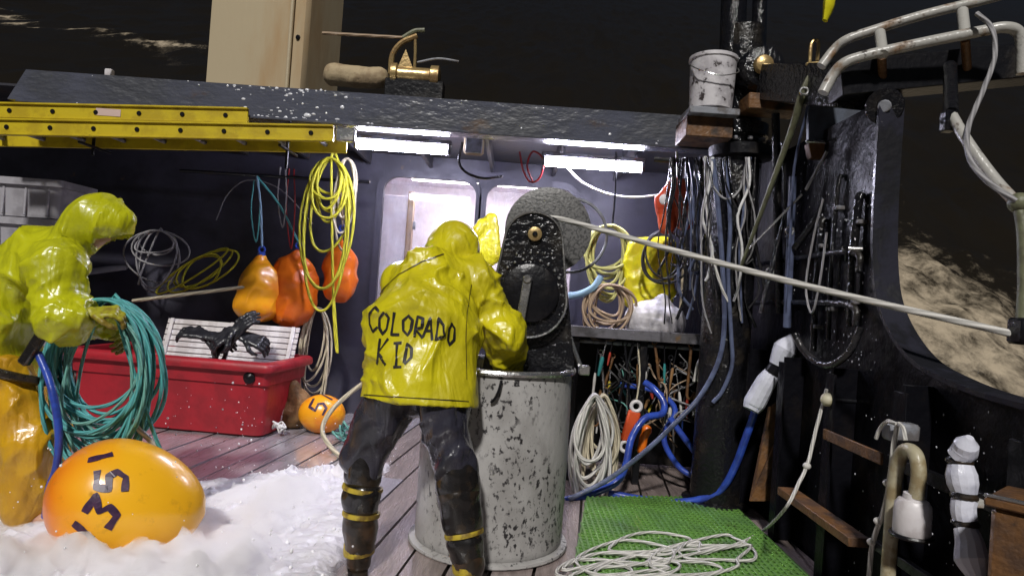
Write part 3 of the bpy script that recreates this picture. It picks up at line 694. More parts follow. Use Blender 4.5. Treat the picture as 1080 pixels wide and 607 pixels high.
for y in (1.5, 2.1, 2.75, 3.35, 3.95, 4.55, 5.2):
    zt_ = zrail(y)-.05 if y < 3.2 else 1.05
    rb = mk('frame_rib', box2((BX-.12, y-.008, .0), (BX-.002, y+.008, zt_), .002), 'hullblack', bul)
    mk('rib_flange', box2((BX-.134, y-.045, .0), (BX-.1205, y+.045, zt_-.03), .003), 'hullblack', rb)
for (a, b, zz, mt) in ((2.30, 3.35, None, 'rust'), (2.65, 3.95, None, 'rust')): pass
s0, s1 = XP(868, 452, BX-.15), XP(928, 492, BX-.15); zz = (s0.z+s1.z)/2
mk('stringer', box2((BX-.15, s1.y, zz-.02), (BX-.136, s0.y, zz+.03), .003), 'rust', bul)
mk('stringer', box2((BX-.13, 1.2, zz-.02), (BX-.10, s1.y-.01, zz+.03), .003), 'blackmatt', bul)
s2, s3_ = XP(822, 513, BX-.22), XP(897, 576, BX-.22); zz = (s2.z+s3_.z)/2
mk('stringer', box2((BX-.23, s3_.y, zz-.02), (BX-.136, s2.y, zz+.02), .003), 'rust', bul)
mk('stringer', box2((BX-.13, 1.2, zz-.02), (BX-.10, s3_.y, zz+.02), .003), 'blackmatt', bul)
# leaning rusty plank/gusset at the forward end of the matting
mk('rusty_gusset', prism([P(852, 402, 4.15), P(866, 408, 4.15), P(822, 528, 4.12), P(792, 528, 4.12), P(812, 430, 4.15)], (0, .03, 0)), 'rust', bul)
mk('gusset_edge', prism([P(846, 402, 4.13), P(852, 402, 4.13), P(799, 528, 4.10), P(791, 528, 4.10)], (0, .018, 0)), 'rust', bul)

# pipework and fittings on the inside of the high bulwark
XW = BX-.03
pw = [((905, 215), (905, 345), .022, 'thick black riser pipe clamped to the high bulwark side'), ((884, 195), (886, 360), .013, 'slim black riser pipe clamped to the high bulwark side'), ((866, 240), (868, 372), .018, 'black riser pipe beside the small box bracket')]
for (a, b, r_, lab) in pw:
    p0, p1 = XP(*a, XW), XP(*b, XW); p1.y = p0.y; t = thing('riser_pipe', lab, 'pipe', p1)
    mk('pipe', tube([p0+Vector((.02, 0, .05)), p0, p0.lerp(p1, .5)+Vector((-.004, .01, 0)), p1], r_, 10), 'black', t)
    for f_ in (.15, .8): c_ = p0.lerp(p1, f_); mk('clamp', box(c_+Vector((.012, 0, 0)), (.05, r_*2+.03, .022), None, .004), 'steelgrey', t)
for z_, lab in ((1.62, 'upper black pipe run along the high bulwark side'), (1.36, 'lower black pipe run along the high bulwark side')):
    line('pipe_run', lab, 'pipe', [Vector((XW-.03, 3.28, z_-.1)), Vector((XW-.03, 3.34, z_)), Vector((XW-.03, 3.9, z_+.01)), Vector((XW-.03, 4.7, z_))], .017, 'black')
vw = XP(893, 262, XW-.06)
vv = thing('valve', 'small black handwheel valve on the high bulwark pipework', 'valve', vw-Vector((0, 0, .06)))
mk('wheel', torus(vw, .055, .009, (1, -.5, 0), 22, 6), 'black', vv); mk('stem', cyl(vw+Vector((-.02, .01, 0)), vw+Vector((.07, -.02, 0)), .012, 10), 'chrome', vv)
for k_ in range(3): a = k_*math.pi/3; mk('spoke', tube([vw+Vector((.02*math.cos(a), .045*math.cos(a), .05*math.sin(a))), vw-Vector((.02*math.cos(a), .045*math.cos(a), .05*math.sin(a)))], .005, 6, 1), 'black', vv)
line('lashing', 'pale thin lashing hanging in a bight from the bulwark pipework', 'line', [XP(x, y, XW-.08) for x, y in ((868, 210), (858, 250), (850, 300), (856, 330), (864, 300), (872, 245))], .006, 'ropegrey', n=6)
line('hose', 'black hose sagging between the bulwark pipework and the taped coupling', 'hose', [XP(908, 345, XW-.05), XP(895, 372, XW-.08), XP(872, 385, XW-.12), XP(850, 372, XW-.16), XP(838, 352, XW-.2)], .018, 'blackhose')
dd_ = []
for i in range(290):
    if i < 200: p = XP(rng.uniform(835, 925), rng.uniform(170, 400), BX-.001)
    else: p = XP(rng.uniform(860, 1050), rng.uniform(430, 607), BX-.001)
    if p.z < .02 or (p.y < 3.1 and p.z > zrail(p.y)-.03): continue
    q_ = rng.uniform(.0012, .0042); dd_.append(ell(p, (q_*.6, q_, q_*rng.uniform(1, 2)), None, 6, 4))
mk('water_drops', join(*dd_), 'drop', None, 'beads of sea water clinging to the black bulwark plating', 'water', kind='stuff')

# ================================================================== CRANE MAST + BOOM
mx_ = P(772, 250, 4.6).x
ms = thing('crane_mast', 'black greasy crane mast rising from the deck beside the workbench', 'crane mast', (mx_, 4.6, 0))
mk('column', lathe([(.22, 0), (.22, .03), (.165, .034), (.16, 2.45), (.19, 2.46), (.19, 2.54), (.14, 2.55), (.13, 3.2)], (mx_, 4.6, 0), 24), 'black', ms)
mk('slew_ring', lathe([(.15, 0), (.21, .02), (.21, .09), (.15, .11)], (mx_+.02, 4.6, 2.30), 28), 'blackmatt', ms)
for i in range(12):
    a = 2*math.pi*i/12; mk('bolt', cyl((mx_+.02+.18*math.cos(a), 4.6+.18*math.sin(a), 2.41), (mx_+.02+.18*math.cos(a), 4.6+.18*math.sin(a), 2.435), .018, 6), 'steelgrey', ms)
pm = P(805, 72, 4.35)
hm = mk('hydraulic_motor', join(lathe([(.06, 0), (.13, .02), (.15, .06), (.15, .20), (.12, .24), (.12, .32), (.07, .35)], (pm.x, pm.y-.05, pm.z), 20, (0, 1, 0)), ell((pm.x, pm.y+.1, pm.z), (.15, .12, .15))), 'black', ms)
mk('motor_cap', lathe([(.03, 0), (.055, .012), (.062, .03), (.062, .05)], (pm.x-.02, pm.y-.10, pm.z), 16, (0, 1, 0)), 'brass', hm)
mk('valve_block', box((P(812, 112, 4.35)), (.34, .2, .10)), 'rust', ms)
mk('upper_pipe', cyl(P(772, 60, 4.6), P(776, -60, 4.6), .085, 16), 'black', ms)
mk('upper_pipe', cyl(P(800, 55, 4.75), P(803, -60, 4.75), .05, 16), 'black', ms)
mk('side_bracket', box(P(742, 139, 4.5), (.30, .3, .14)), 'rust', ms)
mk('bucket_shelf', box(P(746, 124, 4.45), (.32, .34, .045)), 'steelgrey', ms)
# boom arm and its twin pipes
bm0, bm1 = P(800, 95, 4.3), P(1130, 72, 3.0)
bo = thing('crane_boom', 'black box-section boom with two scuffed guard pipes reaching outboard over the rail', 'crane boom', P(930, 90, 3.7))
mk('arm', beam(P(815, 88, 4.3), P(905, 92, 3.45), .2, .22), 'black', bo)
mk('arm', beam(P(880, 88, 3.42), P(1140, 62, 3.35), .17, .17), 'blackmatt', bo)
mk('guard_pipe', tube([P(868, 98, 3.3), P(878, 80, 3.3), P(890, 67, 3.27), P(912, 59, 3.25), P(970, 46, 3.2), P(1035, 33, 3.15), P(1060, 29, 3.12), P(1074, 34, 3.12), P(1078, 50, 3.12), P(1078, 78, 3.12)], .026, 12), 'rustpipe', bo)
mk('guard_pipe', tube([P(866, 70, 3.45), P(880, 52, 3.45), P(893, 42, 3.42), P(915, 34, 3.4), P(970, 17, 3.35), P(1030, 2, 3.3), P(1060, -6, 3.3)], .024, 12), 'rustpipe', bo)
for (a, b) in (((928, 35, 3.37), (931, 58, 3.22)), ((1015, 12, 3.3), (1018, 40, 3.17))): mk('spacer', tube(PP([a, b]), .026, 10, 1), 'rustpipe', bo)
for (a, b) in (((930, 60, 3.24), (931, 84, 3.35)), ((1018, 42, 3.18), (1020, 72, 3.3))): mk('standoff', tube(PP([a, b]), .02, 10, 1), 'rust', bo)
mk('pivot', cyl(P(933, 112, 3.6), P(933, 112, 3.25), .085, 20), 'black', bo)
mk('pivot_pin', cyl(P(933, 112, 3.25), P(933, 112, 3.23), .03, 12), 'steelgrey', bo)
# support plate and braces on the high bulwark side
sp = thing('support_plate', 'blue-grey steel support plate with a rusty lower edge beneath the boom', 'steel plate', P(880, 165, 3.9))
mk('plate', prism(PP([(852, 106, 3.9), (915, 100, 3.9), (911, 150, 3.9), (853, 150, 3.9)]), (0, .03, 0)), 'plate', sp)
mk('lower_edge', prism(PP([(853, 151, 3.88), (905, 152, 3.88), (900, 168, 3.88), (856, 166, 3.88)]), (0, .06, 0)), 'rust', sp)
mk('edge_bar', beam(P(850, 149, 3.87), P(906, 151, 3.87), .014, .014), 'chrome', sp)
line('brace_bar', 'flat olive brace bar running down from the boom pivot', 'brace', [P(923, 132, 3.45), P(888, 180, 3.75)], .030, 'olive', sub=1, flat=.7)
line('webbing_strap', 'long olive webbing strap slanting down beside the mast', 'strap', [P(860, 68, 3.75), P(847, 98, 3.75), P(834, 140, 3.85), P(808, 210, 4.0), P(780, 285, 4.2)], [.012, .034, .026, .020, .014], 'olive', flat=.6)
line('webbing_strap', 'narrow grey strap hanging beside the olive webbing strap', 'strap', [P(852, 112, 3.76), P(838, 175, 3.85), P(834, 240, 3.88), P(828, 330, 3.95)], .013, 'greyhose', flat=.5)
mk('shackle', join(tube(PP([(854, 66, 3.75), (856, 46, 3.75), (863, 44, 3.75), (862, 64, 3.75)]), .010, 8), cyl(P(850, 68, 3.75), P(868, 66, 3.75), .011, 8)), 'brass', None, 'brassy long shackle above the olive strap', 'shackle')
line('yellow_strop', 'yellow wet strop hanging above the hydraulic motor', 'strop', PP([(876, -12, 3.6), (874, 6, 3.6), (870, 22, 3.6)]), [.05, .045, .02], 'yellowbag', flat=.6)

for i, (a, b, r_, m_, lab) in enumerate((((908, 165, 3.75), (838, 262, 4.0), .022, 'black', 'black diagonal strut bracing the high bulwark side'), ((893, 178, 3.8), (868, 335, 3.9), .03, 'black', 'thick black upright pipe behind the diagonal strut'),
        ((818, 120, 4.2), (822, 330, 4.2), .026, 'black', 'black vertical pipe between the mast and the high bulwark'), ((846, 205, 3.85), (790, 262, 4.05), .007, 'chrome', 'thin bright stay wire crossing behind the olive strap'), ((872, 160, 3.7), (850, 200, 3.8), .009, 'ropegrey', 'short grey lashing below the support plate'))):
    line('strut' if r_ > .01 else 'stay_wire', lab, 'strut' if r_ > .01 else 'wire', [P(*a), P(*b)], r_, m_, sub=1)
mk('back_plate', prism(PP([(845, 225, 4.3), (880, 222, 4.3), (884, 290, 4.3), (842, 300, 4.3)]), (0, .02, 0)), 'rust', None, 'dim rusty plate standing behind the diagonal strut', 'steel plate')
mk('block_hanger', box(P(873, 300, 3.85), (.11, .06, .16), None, .015), 'black', None, 'small black box bracket on the high bulwark side', 'bracket')
for i, (px, py, Y_, lab) in enumerate(((833, 243, 3.95, 'bright clip on the slate pipe near the diagonal strut'), (812, 286, 4.1, 'small bright shackle low on the olive strap'), (848, 96, 3.72, 'bright ring at the top of the olive strap'), (776, 205, 4.42, 'bright coupling among the mast hoses'))):
    c_ = P(px, py, Y_); mk('clip', join(torus(c_, .02, .006, (.3, 1, 0), 14, 6), cyl(c_+Vector((-.02, -.004, -.02)), c_+Vector((.02, -.004, -.02)), .007, 8)), 'chrome', None, lab, 'clip')

# bucket on the mast bracket
bk = P(749, 118, 4.42)
bt = thing('bucket', 'spattered white bucket standing on the mast bracket shelf', 'bucket', bk)
mk('shell', lathe([(.10, 0), (.128, .0), (.135, .005), (.148, .32), (.156, .325), (.156, .345), (.148, .35), (.138, .345), (.125, .02), (.1, .018)], (bk.x, bk.y, bk.z+.002), 24), 'bucket', bt)
mk('handle', tube([(bk.x-.158, bk.y, bk.z+.30), (bk.x-.12, bk.y-.14, bk.z+.22), (bk.x, bk.y-.185, bk.z+.18), (bk.x+.12, bk.y-.14, bk.z+.22), (bk.x+.158, bk.y, bk.z+.30)], .004, 6), 'chrome', bt)

# outboard davit, block and the hauling rope
dv = thing('davit', 'rusty pale davit pipe hanging outboard with the hauling rope block', 'davit', P(1060, 210, 2.6))
mk('arm', tube(PP([(1003, 120, 2.9), (1022, 152, 2.8), (1050, 190, 2.7), (1074, 216, 2.6)]), .022, 10), 'rustpipe', dv)
mk('arm', tube(PP([(1074, 214, 2.6), (1079, 245, 2.58), (1080, 300, 2.56), (1078, 342, 2.55)]), .022, 10), 'olive', dv)
mk('hanger', join(tube(PP([(1002, 70, 3.2), (1003, 120, 2.9)]), .03, 10, 1), box(P(1000, 128, 2.9), (.05, .05, .09))), 'black', dv)
mk('joint', ell(P(1075, 214, 2.6), (.04, .04, .04)), 'olive', dv)
bl = P(1076, 349, 2.55)
mk('block', join(box(bl, (.05, .09, .10), None, .02)), 'blackmatt', dv)
line('davit_cable', 'pale cable looping down from the boom end to the davit', 'cable', PP([(1030, 14, 3.1), (1046, 30, 3.05), (1049, 60, 3.0), (1037, 95, 2.9), (1021, 135, 2.8), (1022, 165, 2.72), (1040, 190, 2.65), (1072, 212, 2.58)]), .011, 'ropegrey')
line('hauling_rope', 'taut white rope running from the hauler sheave out to the davit block', 'rope', PP([(575, 229, 3.66), (600, 233, 3.62), (700, 261, 3.38), (850, 301, 3.02), (1068, 352, 2.57)]), .0145, 'ropewhite', n=12, sub=10)

# ================================================================== CONTAINER + HAULER
bc = G(514, 572); bc.y = 3.62; bc.x = P(514, 572, 3.62).x; BRr = .385; BH = .93
bn = thing('coiling_bin', 'chipped grey cylindrical bin with a bright rim and black specks under the hauler', 'bin', (bc.x, bc.y, 0))
mk('shell', lathe([(.30, .02), (BRr-.012, .02), (BRr-.002, .03), (BRr, .06), (BRr+.004, .45), (BRr, BH-.02), (BRr-.012, BH-.015), (BRr-.015, .06), (.3, .055)], (bc.x, bc.y, 0), 64), 'bin', bn, ang=60)
mk('rim', torus((bc.x, bc.y, BH-.01), BRr+.005, .016, (0, 0, 1), 64, 8), 'chrome', bn)
mk('base_flange', lathe([(BRr-.02, .0), (BRr+.028, .0), (BRr+.032, .006), (BRr+.030, .018), (BRr+.004, .024), (BRr-.02, .022)], (bc.x, bc.y, .004), 64, close=True), 'bin', bn)
q = P(527, 402, 3.25); mk('handle', tube([P(529, 401, 3.22), P(526, 412, 3.21), P(522, 420, 3.21), P(518, 424, 3.22)], .007, 8), 'blackmatt', bn)
ha = thing('rope_hauler', 'black greased rope hauler with a keyhole guard plate standing in the bin', 'hauler', (bc.x+.12, 3.62, .05))
Yh = 3.5; c1 = P(563, 254, Yh); c2 = P(558, 316, Yh); ra, rb_ = .142, .186
def egg(ra, rb, y):
    d = Vector((c2.x-c1.x, 0, c2.z-c1.z)); L_ = d.length; e = d/L_; sdv = Vector((e.z, 0, -e.x)); ang_ = math.asin((rb-ra)/L_); pts = []
    for i in range(25):
        a = -math.pi/2-ang_+(math.pi+2*ang_)*0 + (math.pi-2*ang_*-1)*i/24 if False else -(math.pi/2-ang_)+(math.pi-2*ang_)*i/24
        pts.append(Vector((c1.x, y, c1.z))-e*(ra*math.cos(a))+sdv*(ra*math.sin(a)))
    for i in range(33):
        a = -(math.pi/2+ang_)+(math.pi+2*ang_)*i/32
        pts.append(Vector((c2.x, y, c2.z))+e*(rb*math.cos(a))-sdv*(rb*math.sin(a)))
    return pts
eg = egg(ra, rb_, Yh)
mk('guard_plate', prism(eg, (0, .05, 0)), 'black', ha)
eo = egg(ra+.006, rb_+.006, Yh-.004); mk('plate_rim', tube(eo+[eo[0]], .0065, 6, 1), 'chrome', ha)
mk('gearbox', prism(PP([(536, 262), (550, 232), (582, 232), (594, 262), (601, 330), (606, 392), (600, 440), (515, 440), (508, 392), (524, 312)], Yh+.06), (0, .2, 0)), 'black', ha)
mk('pedestal', cyl((bc.x+.09, bc.y+.02, .058), (bc.x+.09, bc.y+.02, .8), .11, 20), 'blackmatt', ha)
h1 = P(564, 247, Yh)
hb = mk('hub', lathe([(.02, 0), (.036, .004), (.036, .03)], (h1.x, Yh-.03, h1.z), 16, (0, 1, 0)), 'brass', ha)
mk('hub_bolt', cyl((h1.x, Yh-.042, h1.z), (h1.x, Yh-.03, h1.z), .014, 6), 'blackmatt', hb)
mk('flange_disc', lathe([(.05, 0), (.13, .004), (.148, .012), (.15, .03)], (c2.x, Yh-.035, c2.z+.035), 32, (0, 1, 0)), 'blackmatt', ha)
for i in range(11):
    a = R(12+i*15.6); x, z = c2.x+.165*math.cos(a), c2.z+.045+.165*math.sin(a)
    mk('stud', ell((x, Yh-.004, z), (.009, .009, .009), None, 8, 6), 'chrome', ha)
for i in range(6):
    p = P(545+i*7.4, 266+abs(i-2.5)*.6, Yh); mk('stud', ell((p.x, Yh-.003, p.z), (.007, .007, .007), None, 8, 6), 'chrome', ha)
mk('lever', beam(P(557, 291, Yh-.055), P(547, 349, Yh-.05), .045, .022, .008, up=Vector((0, 1, 0))), 'chrome', ha)
mk('lever_boss', cyl(P(556, 294, Yh-.03), P(556, 294, Yh-.075), .022, 12), 'chrome', ha)
dc = P(578, 243, 3.86)
M['disc'] = mat('speckled_grey_disc', (.15, .147, .145), (.06, .06, .06), 70, .45, .6, rough=.4, bump=.3, bscale=80)
mk('sheave', lathe([(.04, 0), (.20, .0), (.245, .012), (.245, .03), (.205, .055), (.205, .085), (.245, .115), (.245, .135), (.2, .15)], (dc.x, dc.y-.02, dc.z), 40, (0, 1, 0)), 'disc', ha)
mk('shaft', cyl((dc.x, 3.6, dc.z), (dc.x, 3.86, dc.z), .05, 14), 'black', ha)
mk('guard_ring', torus((dc.x+.14, dc.y+.20, dc.z), .22, .009, (.25, 1, 0), 36, 6), 'steelgrey', ha)
mk('stay_rod', join(tube(PP([(597, 343, 3.62), (604, 364, 3.62), (613, 388, 3.62)]), .012, 8, 1), box(P(616, 390, 3.62), (.06, .05, .05))), 'chrome', ha)
ln = thing('coiled_line', 'dark wet line coiled down inside the grey bin', 'rope', (bc.x, bc.y, .06))
pts = []
for i in range(260):
    a = i*.22; rr = .25+.06*math.sin(i*.37); pts.append(Vector((bc.x+rr*math.cos(a), bc.y+rr*math.sin(a), .08+i*.0021)))
mk('strand', tube(pts, .014, 6, 1), 'ropeblack', ln)

# ================================================================== PEOPLE
def N3(v): v = np.array(v, float); return v/np.linalg.norm(v)
def hand_caps(w, d, n, curl, ts=1, s=1.0):
    w = np.array(w, float); d = N3(d); n = np.array(n, float); n = N3(n-d*(n@d)); sd_ = np.cross(d, n)*ts; C = []
    for off in (-.030, -.010, .011, .032): C.append((w+sd_*off*.6*s, w+(d*.088+sd_*off)*s, .017*s, .014*s, (n, .8)))
    for off, ln, cu_ in ((-.0355, .062, 1.1), (-.012, .080, 1.0), (.0118, .086, .95), (.0355, .076, .9)):
        p = w+(d*.09+sd_*off)*s; a = .15
        for k_, fr in enumerate((.45, .31, .24)):
            a += curl*cu_*(.75, 1.0, .8)[k_]; q = p+(d*math.cos(a)+n*math.sin(a))*ln*fr*s
            C.append((p, q, (.0100, .0095, .0088)[k_]*s, (.0095, .0088, .0078)[k_]*s)); p = q
    p = w+(d*.028+sd_*.034)*s; q = p+(d*.030+sd_*.026+n*.014)*s; r_ = q+(d*.024+sd_*.004+n*.026*curl)*s; t = r_+(d*.016-sd_*.010+n*.020*curl)*s
    C += [(p, q, .0135*s, .0115*s), (q, r_, .0112*s, .0100*s), (r_, t, .0100*s, .0085*s)]
    return C
def capmesh(caps, k, res, pad=.03, disp=None, cut=None):
    A = np.array([c[0] for c in caps]+[c[1] for c in caps]); rmax = max(max(c[2], c[3]) for c in caps)+pad
    fn = (lambda q: union(q, caps, k)) if cut is None else (lambda q: cut(q, union(q, caps, k)))
    return cloth(fn, A.min(0)-rmax, A.max(0)+rmax, res, disp or (lambda V: np.zeros(len(V))))
FR = np.array(Euler((.5, .45, .2)).to_matrix()); FR2 = np.array(Euler((-.5, -.9, .6)).to_matrix())
def person(label, J, jm, tm, hem, boots, glovem, hood, fold_seed, head_caps, torso):
    t = thing('person', label, 'person', ((J['an'][0][0]+J['an'][1][0])/2, (J['an'][0][1]+J['an'][1][1])/2, 0))
    pel, ch, nk, hd, fd, up = [np.array(J[k_], float) for k_ in ('pelvis', 'chest', 'neck', 'head', 'face', 'up')]
    fd = N3(fd); up = N3(up-fd*(N3(up)@fd)); sdv = np.cross(fd, up)
    front = N3(J['front'])
    # body: one continuous figure inside the clothes, with a face
    C = [(pel, ch, .12, .125, (front, .7)), (ch, nk, .10, .05), (nk, hd-up*.02, .05, .055)]
    for s in (0, 1):
        sh, el, wr = J['sh'][s], J['el'][s], J['wr'][s]; C += [(ch, sh, .08, .05), (sh, el, .048, .038), (el, wr, .038, .027)]
        hp, kn, an = J['hip'][s], J['kn'][s], J['an'][s]; C += [(hp, kn, .075, .052), (kn, an, .05, .036), (an, np.array(an)+N3(J['toe'][s])*.13, .036, .03)]
    HC = [(hd-up*.01-fd*.015, hd+up*.03-fd*.02, .082, .085, (sdv, .88)), (hd-up*.06+fd*.02, hd+fd*.02, .050, .066, (sdv, .9)),
          (hd-up*.095+fd*.045, hd-up*.08+fd*.04, .026, .034), (hd+up*.012+fd*.072, hd-up*.035+fd*.088, .010, .016),
          (hd+up*.028+fd*.062-sdv*.035, hd+up*.028+fd*.062+sdv*.035, .014, .014), (hd-up*.062+fd*.068-sdv*.02, hd-up*.062+fd*.068+sdv*.02, .010, .010)]
    for s in (-1, 1): HC.append((hd-up*.02+sdv*s*.076, hd+up*.012+sdv*s*.08, .014, .018))
    vf = capmesh(C+HC, .022, .012); mk('body', vf, 'skin', t, ang=180, recalc=False)
    # jacket with hood
    JC = list(torso)
    for s in (0, 1):
        sh, el, wr = [np.array(J[k_][s], float) for k_ in ('sh', 'el', 'wr')]
        JC += [(ch*.6+sh*.4, sh, .125, .105), (sh, el, .108, .092), (el, wr, .090, .068)]
    JH = head_caps
    hm_p, hm_n = np.array(hem[0], float), N3(hem[1])
    hp0, hp1, hr = hood
    wr0, wr1 = np.array(J['wr'][0], float), np.array(J['wr'][1], float)
    def cut(q, d):
        d = np.maximum(d, (hm_p-q)@hm_n)
        d = np.maximum(d, -capd(q, hp0, hp1, hr, hr*1.1))
        for s in (0, 1):
            el, wr = np.array(J['el'][s], float), np.array(J['wr'][s], float); e = N3(wr-el)
            nearw = np.linalg.norm(q-wr, axis=1) < .11
            d = np.where(nearw, np.maximum(d, (q-(wr+e*.03))@e), d)
        return d
    def disp(V):
        h = (V@hm_n-hm_p@hm_n)
        wp = V+(fbm(V*3.1+fold_seed, 2)-.5)[:, None]*np.array([.25, .25, .35])
        a = ridged(wp@FR*np.array([6.5, 6.5, 2.0])+fold_seed, 2)**3; a2 = ridged(wp@FR2*np.array([5.5, 5.5, 1.8])+fold_seed+11, 2)**3; b = fbm(V*np.array([3.5, 3.5, 2.2])+fold_seed*2, 2)
        w = (a-.3)*.014+(a2-.3)*.013+(a**2-.15)*.024+(a2**2-.15)*.021+(b-.5)*.024
        for s in (0, 1):                                   # tighter gathers on the sleeves
            el = np.array(J['el'][s], float); sh = np.array(J['sh'][s], float); wr = np.array(J['wr'][s], float)
            dist = np.minimum(capd(V, sh, el, .09, .08), capd(V, el, wr, .08, .06)); on = np.clip(1-dist/.03, 0, 1)
            ax = N3(wr-sh); w = w+on*((ridged(V*3.0+np.outer(V@ax, ax)*14+fold_seed, 2)**3-.3)*.032)
        hf = np.clip(1-np.linalg.norm(V-hd, axis=1)/.2, 0, 1); w = w*(1-.55*hf)
        return w*np.clip(.35+h/.25, .35, 1)
    cut0 = cut
    def cut(q, d): return cut0(q, smin(d, union(q, JH, .025), .012))
    jv = capmesh(JC+[(h_[0], h_[1], .01, .01) for h_ in JH], .055, .0088, .12, disp, cut)
    jk = mk('jacket', jv, jm, t, ang=180, recalc=False)
    # trousers
    TC = [(pel+np.array([0, 0, .06]), pel, .13, .14, (front, .7))]
    for s in (0, 1):
        hp, kn, an = [np.array(J[k_][s], float) for k_ in ('hip', 'kn', 'an')]; lo_ = kn+(an-kn)*J['leg_end']
        g_ = J.get('leg_r', 1.0); TC += [(hp, kn, .100*g_, .092*g_), (kn, lo_, .090*g_, .086*g_)]
    def tdisp(V): return (ridged(V@FR*np.array([8, 8, 3.0])+fold_seed+5, 2)**3-.25)*.036+(fbm(V*np.array([5, 5, 3])+fold_seed, 3)-.5)*.03
    mk('trousers', capmesh(TC, .03, .0115, .04, tdisp), tm, t, ang=180, recalc=False)
    for s in (0, 1):
        kn, an, toe = np.array(J['kn'][s], float), np.array(J['an'][s], float), N3(J['toe'][s])
        sole = np.array([an[0], an[1], 0.0]); hi_ = kn+(an-kn)*boots['top']
        mid_ = (hi_+an)/2
        BC = [(hi_, mid_, boots['r'], boots['r']*.98), (mid_, an+np.array([0, 0, .03]), boots['r']*.9, .066), (an+np.array([0, 0, .03]), sole+np.array([0, 0, .055]), .058, .052), (sole+toe*-.02+np.array([0, 0, .045]), sole+toe*.17+np.array([0, 0, .042]), .046, .044)]
        def bcut(q, d): return np.maximum(d, .004-q[:, 2])
        bo_ = mk('boot', capmesh(BC, .025, .009, .03, lambda V: (fbm(V*11+fold_seed, 3)-.5)*.022, bcut), boots['m'], t, ang=180, recalc=False)
        mk('sole', prism([Vector((*(sole[:2]+toe[:2]*a+np.array([-toe[1], toe[0]])*b), .001)) for a, b in ((-.075, -.02), (-.06, -.043), (.08, -.05), (.17, -.046), (.21, -.02), (.21, .02), (.17, .046), (.08, .05), (-.06, .043), (-.075, .02))], (0, 0, .022)), 'boot', bo_)
        for (f0, f1, ra_, rb2) in boots.get('pads', ((), ()))[s]:
            q0, q1 = kn+(an-kn)*f0, kn+(an-kn)*f1
            mk('knee_pad' if f0 < .1 else 'gaiter', capmesh([(q0, q1, ra_, rb2), (q0+N3(J['toe'][s])*-.02, q1, ra_*.8, rb2*.9)], .03, .009, .03, lambda V: (fbm(V*14+fold_seed, 2)-.5)*.02), 'boot', t, ang=180, recalc=False)
        for f_, rr in boots['bands'][s]:
            p = kn+(an-kn)*f_; ax = N3(an-kn); hb_ = .017 if f_ > .9 else .010; ax = N3(ax+np.array([rng.uniform(-.16, .16), rng.uniform(-.16, .16), 0])); mk('boot_band', lathe([(rr-.012, -hb_), (rr-.002, -hb_), (rr, 0), (rr-.002, hb_), (rr-.012, hb_)], tuple(p), 28, tuple(ax), True, .025), 'band', bo_)
    for s in (0, 1):
        if J.get('hand') and J['hand'][s]:
            d, n, cu_, ts = J['hand'][s]; e = N3(np.array(J['wr'][s])-np.array(J['el'][s])); w = np.array(J['wr'][s])
            HCs = hand_caps(w+e*.02, d, n, cu_, ts, 1.12)+[(w-e*.05, w+e*.025, .036, .028)]
            mk('glove', capmesh(HCs, .008, .0042, .012), glovem, t, ang=180, recalc=False)
    return t, jk, jv
V3 = lambda v: tuple(v)
# man at the bin
pA = lambda px, py, Y: np.array(P(px, py, Y))
sh = [pA(424, 300, 3.40), pA(497, 294, 3.36)]
el = [pA(424, 360, 3.56), pA(532, 350, 3.34)]
wr = [pA(455, 366, 3.66), pA(535, 386, 3.50)]
hip = [pA(418, 412, 3.08), pA(464, 416, 3.04)]
kn = [pA(384, 482, 3.14), pA(480, 488, 3.02)]
an = [np.array([G(376, 604).x, 3.10, .09]), np.array([P(495, 590, 2.98).x, 2.98, .09])]
JA = dict(pelvis=pA(441, 405, 3.08), chest=pA(454, 312, 3.30), neck=pA(468, 276, 3.42), head=pA(480, 258, 3.52), face=(.12, .8, -.6), up=(0, .5, .85), front=(0, 1, 0),
          sh=sh, el=el, wr=wr, hip=hip, kn=kn, an=an, toe=[(-.25, 1, 0), (.1, 1, 0)], leg_end=.08,
          hand=[((.55, .5, -.5), (0, .3, -1), .5, 1), ((-.25, .5, -.8), (-.5, .5, .3), .5, -1)])
tor = [(pA(441, 432, 3.06), pA(447, 350, 3.16), .268, .25, (np.array((0, 1, 0)), .66)), (pA(447, 350, 3.16), pA(456, 300, 3.32), .25, .19, (np.array((0, 1, .3)), .68)), (pA(456, 298, 3.32), pA(466, 274, 3.42), .15, .085)]
hdp = JA['head']; fdv = N3(JA['face'])
hcap = [(pA(466, 276, 3.40), pA(476, 264, 3.47), .105, .118), (hdp+np.array([0, -.02, .00]), hdp+fdv*.05+np.array([0, 0, .02]), .132, .122)]
tA, jkA, jvA = person('person in a yellow hooded oilskin jacket bending over the grey bin, seen from behind', JA, 'jacket', 'trouser', (pA(441, 424, 3.06), (0.02, .1, 1)),
    dict(top=.50, r=.076, m='bootbrown', bands=(((.33, .094), (.60, .086), (.93, .070), (.98, .071)), ((.66, .088), (.97, .071))), pads=(((-.05, .17, .088, .086), (.42, .52, .086, .076)), ((-.02, .22, .090, .096), (.30, .54, .096, .086), (.74, .84, .080, .070)))), 'glove', (hdp+fdv*.06, hdp+fdv*.3, .075), 3.7, hcap, tor)
bv = bvh_of(jvA)
st = []
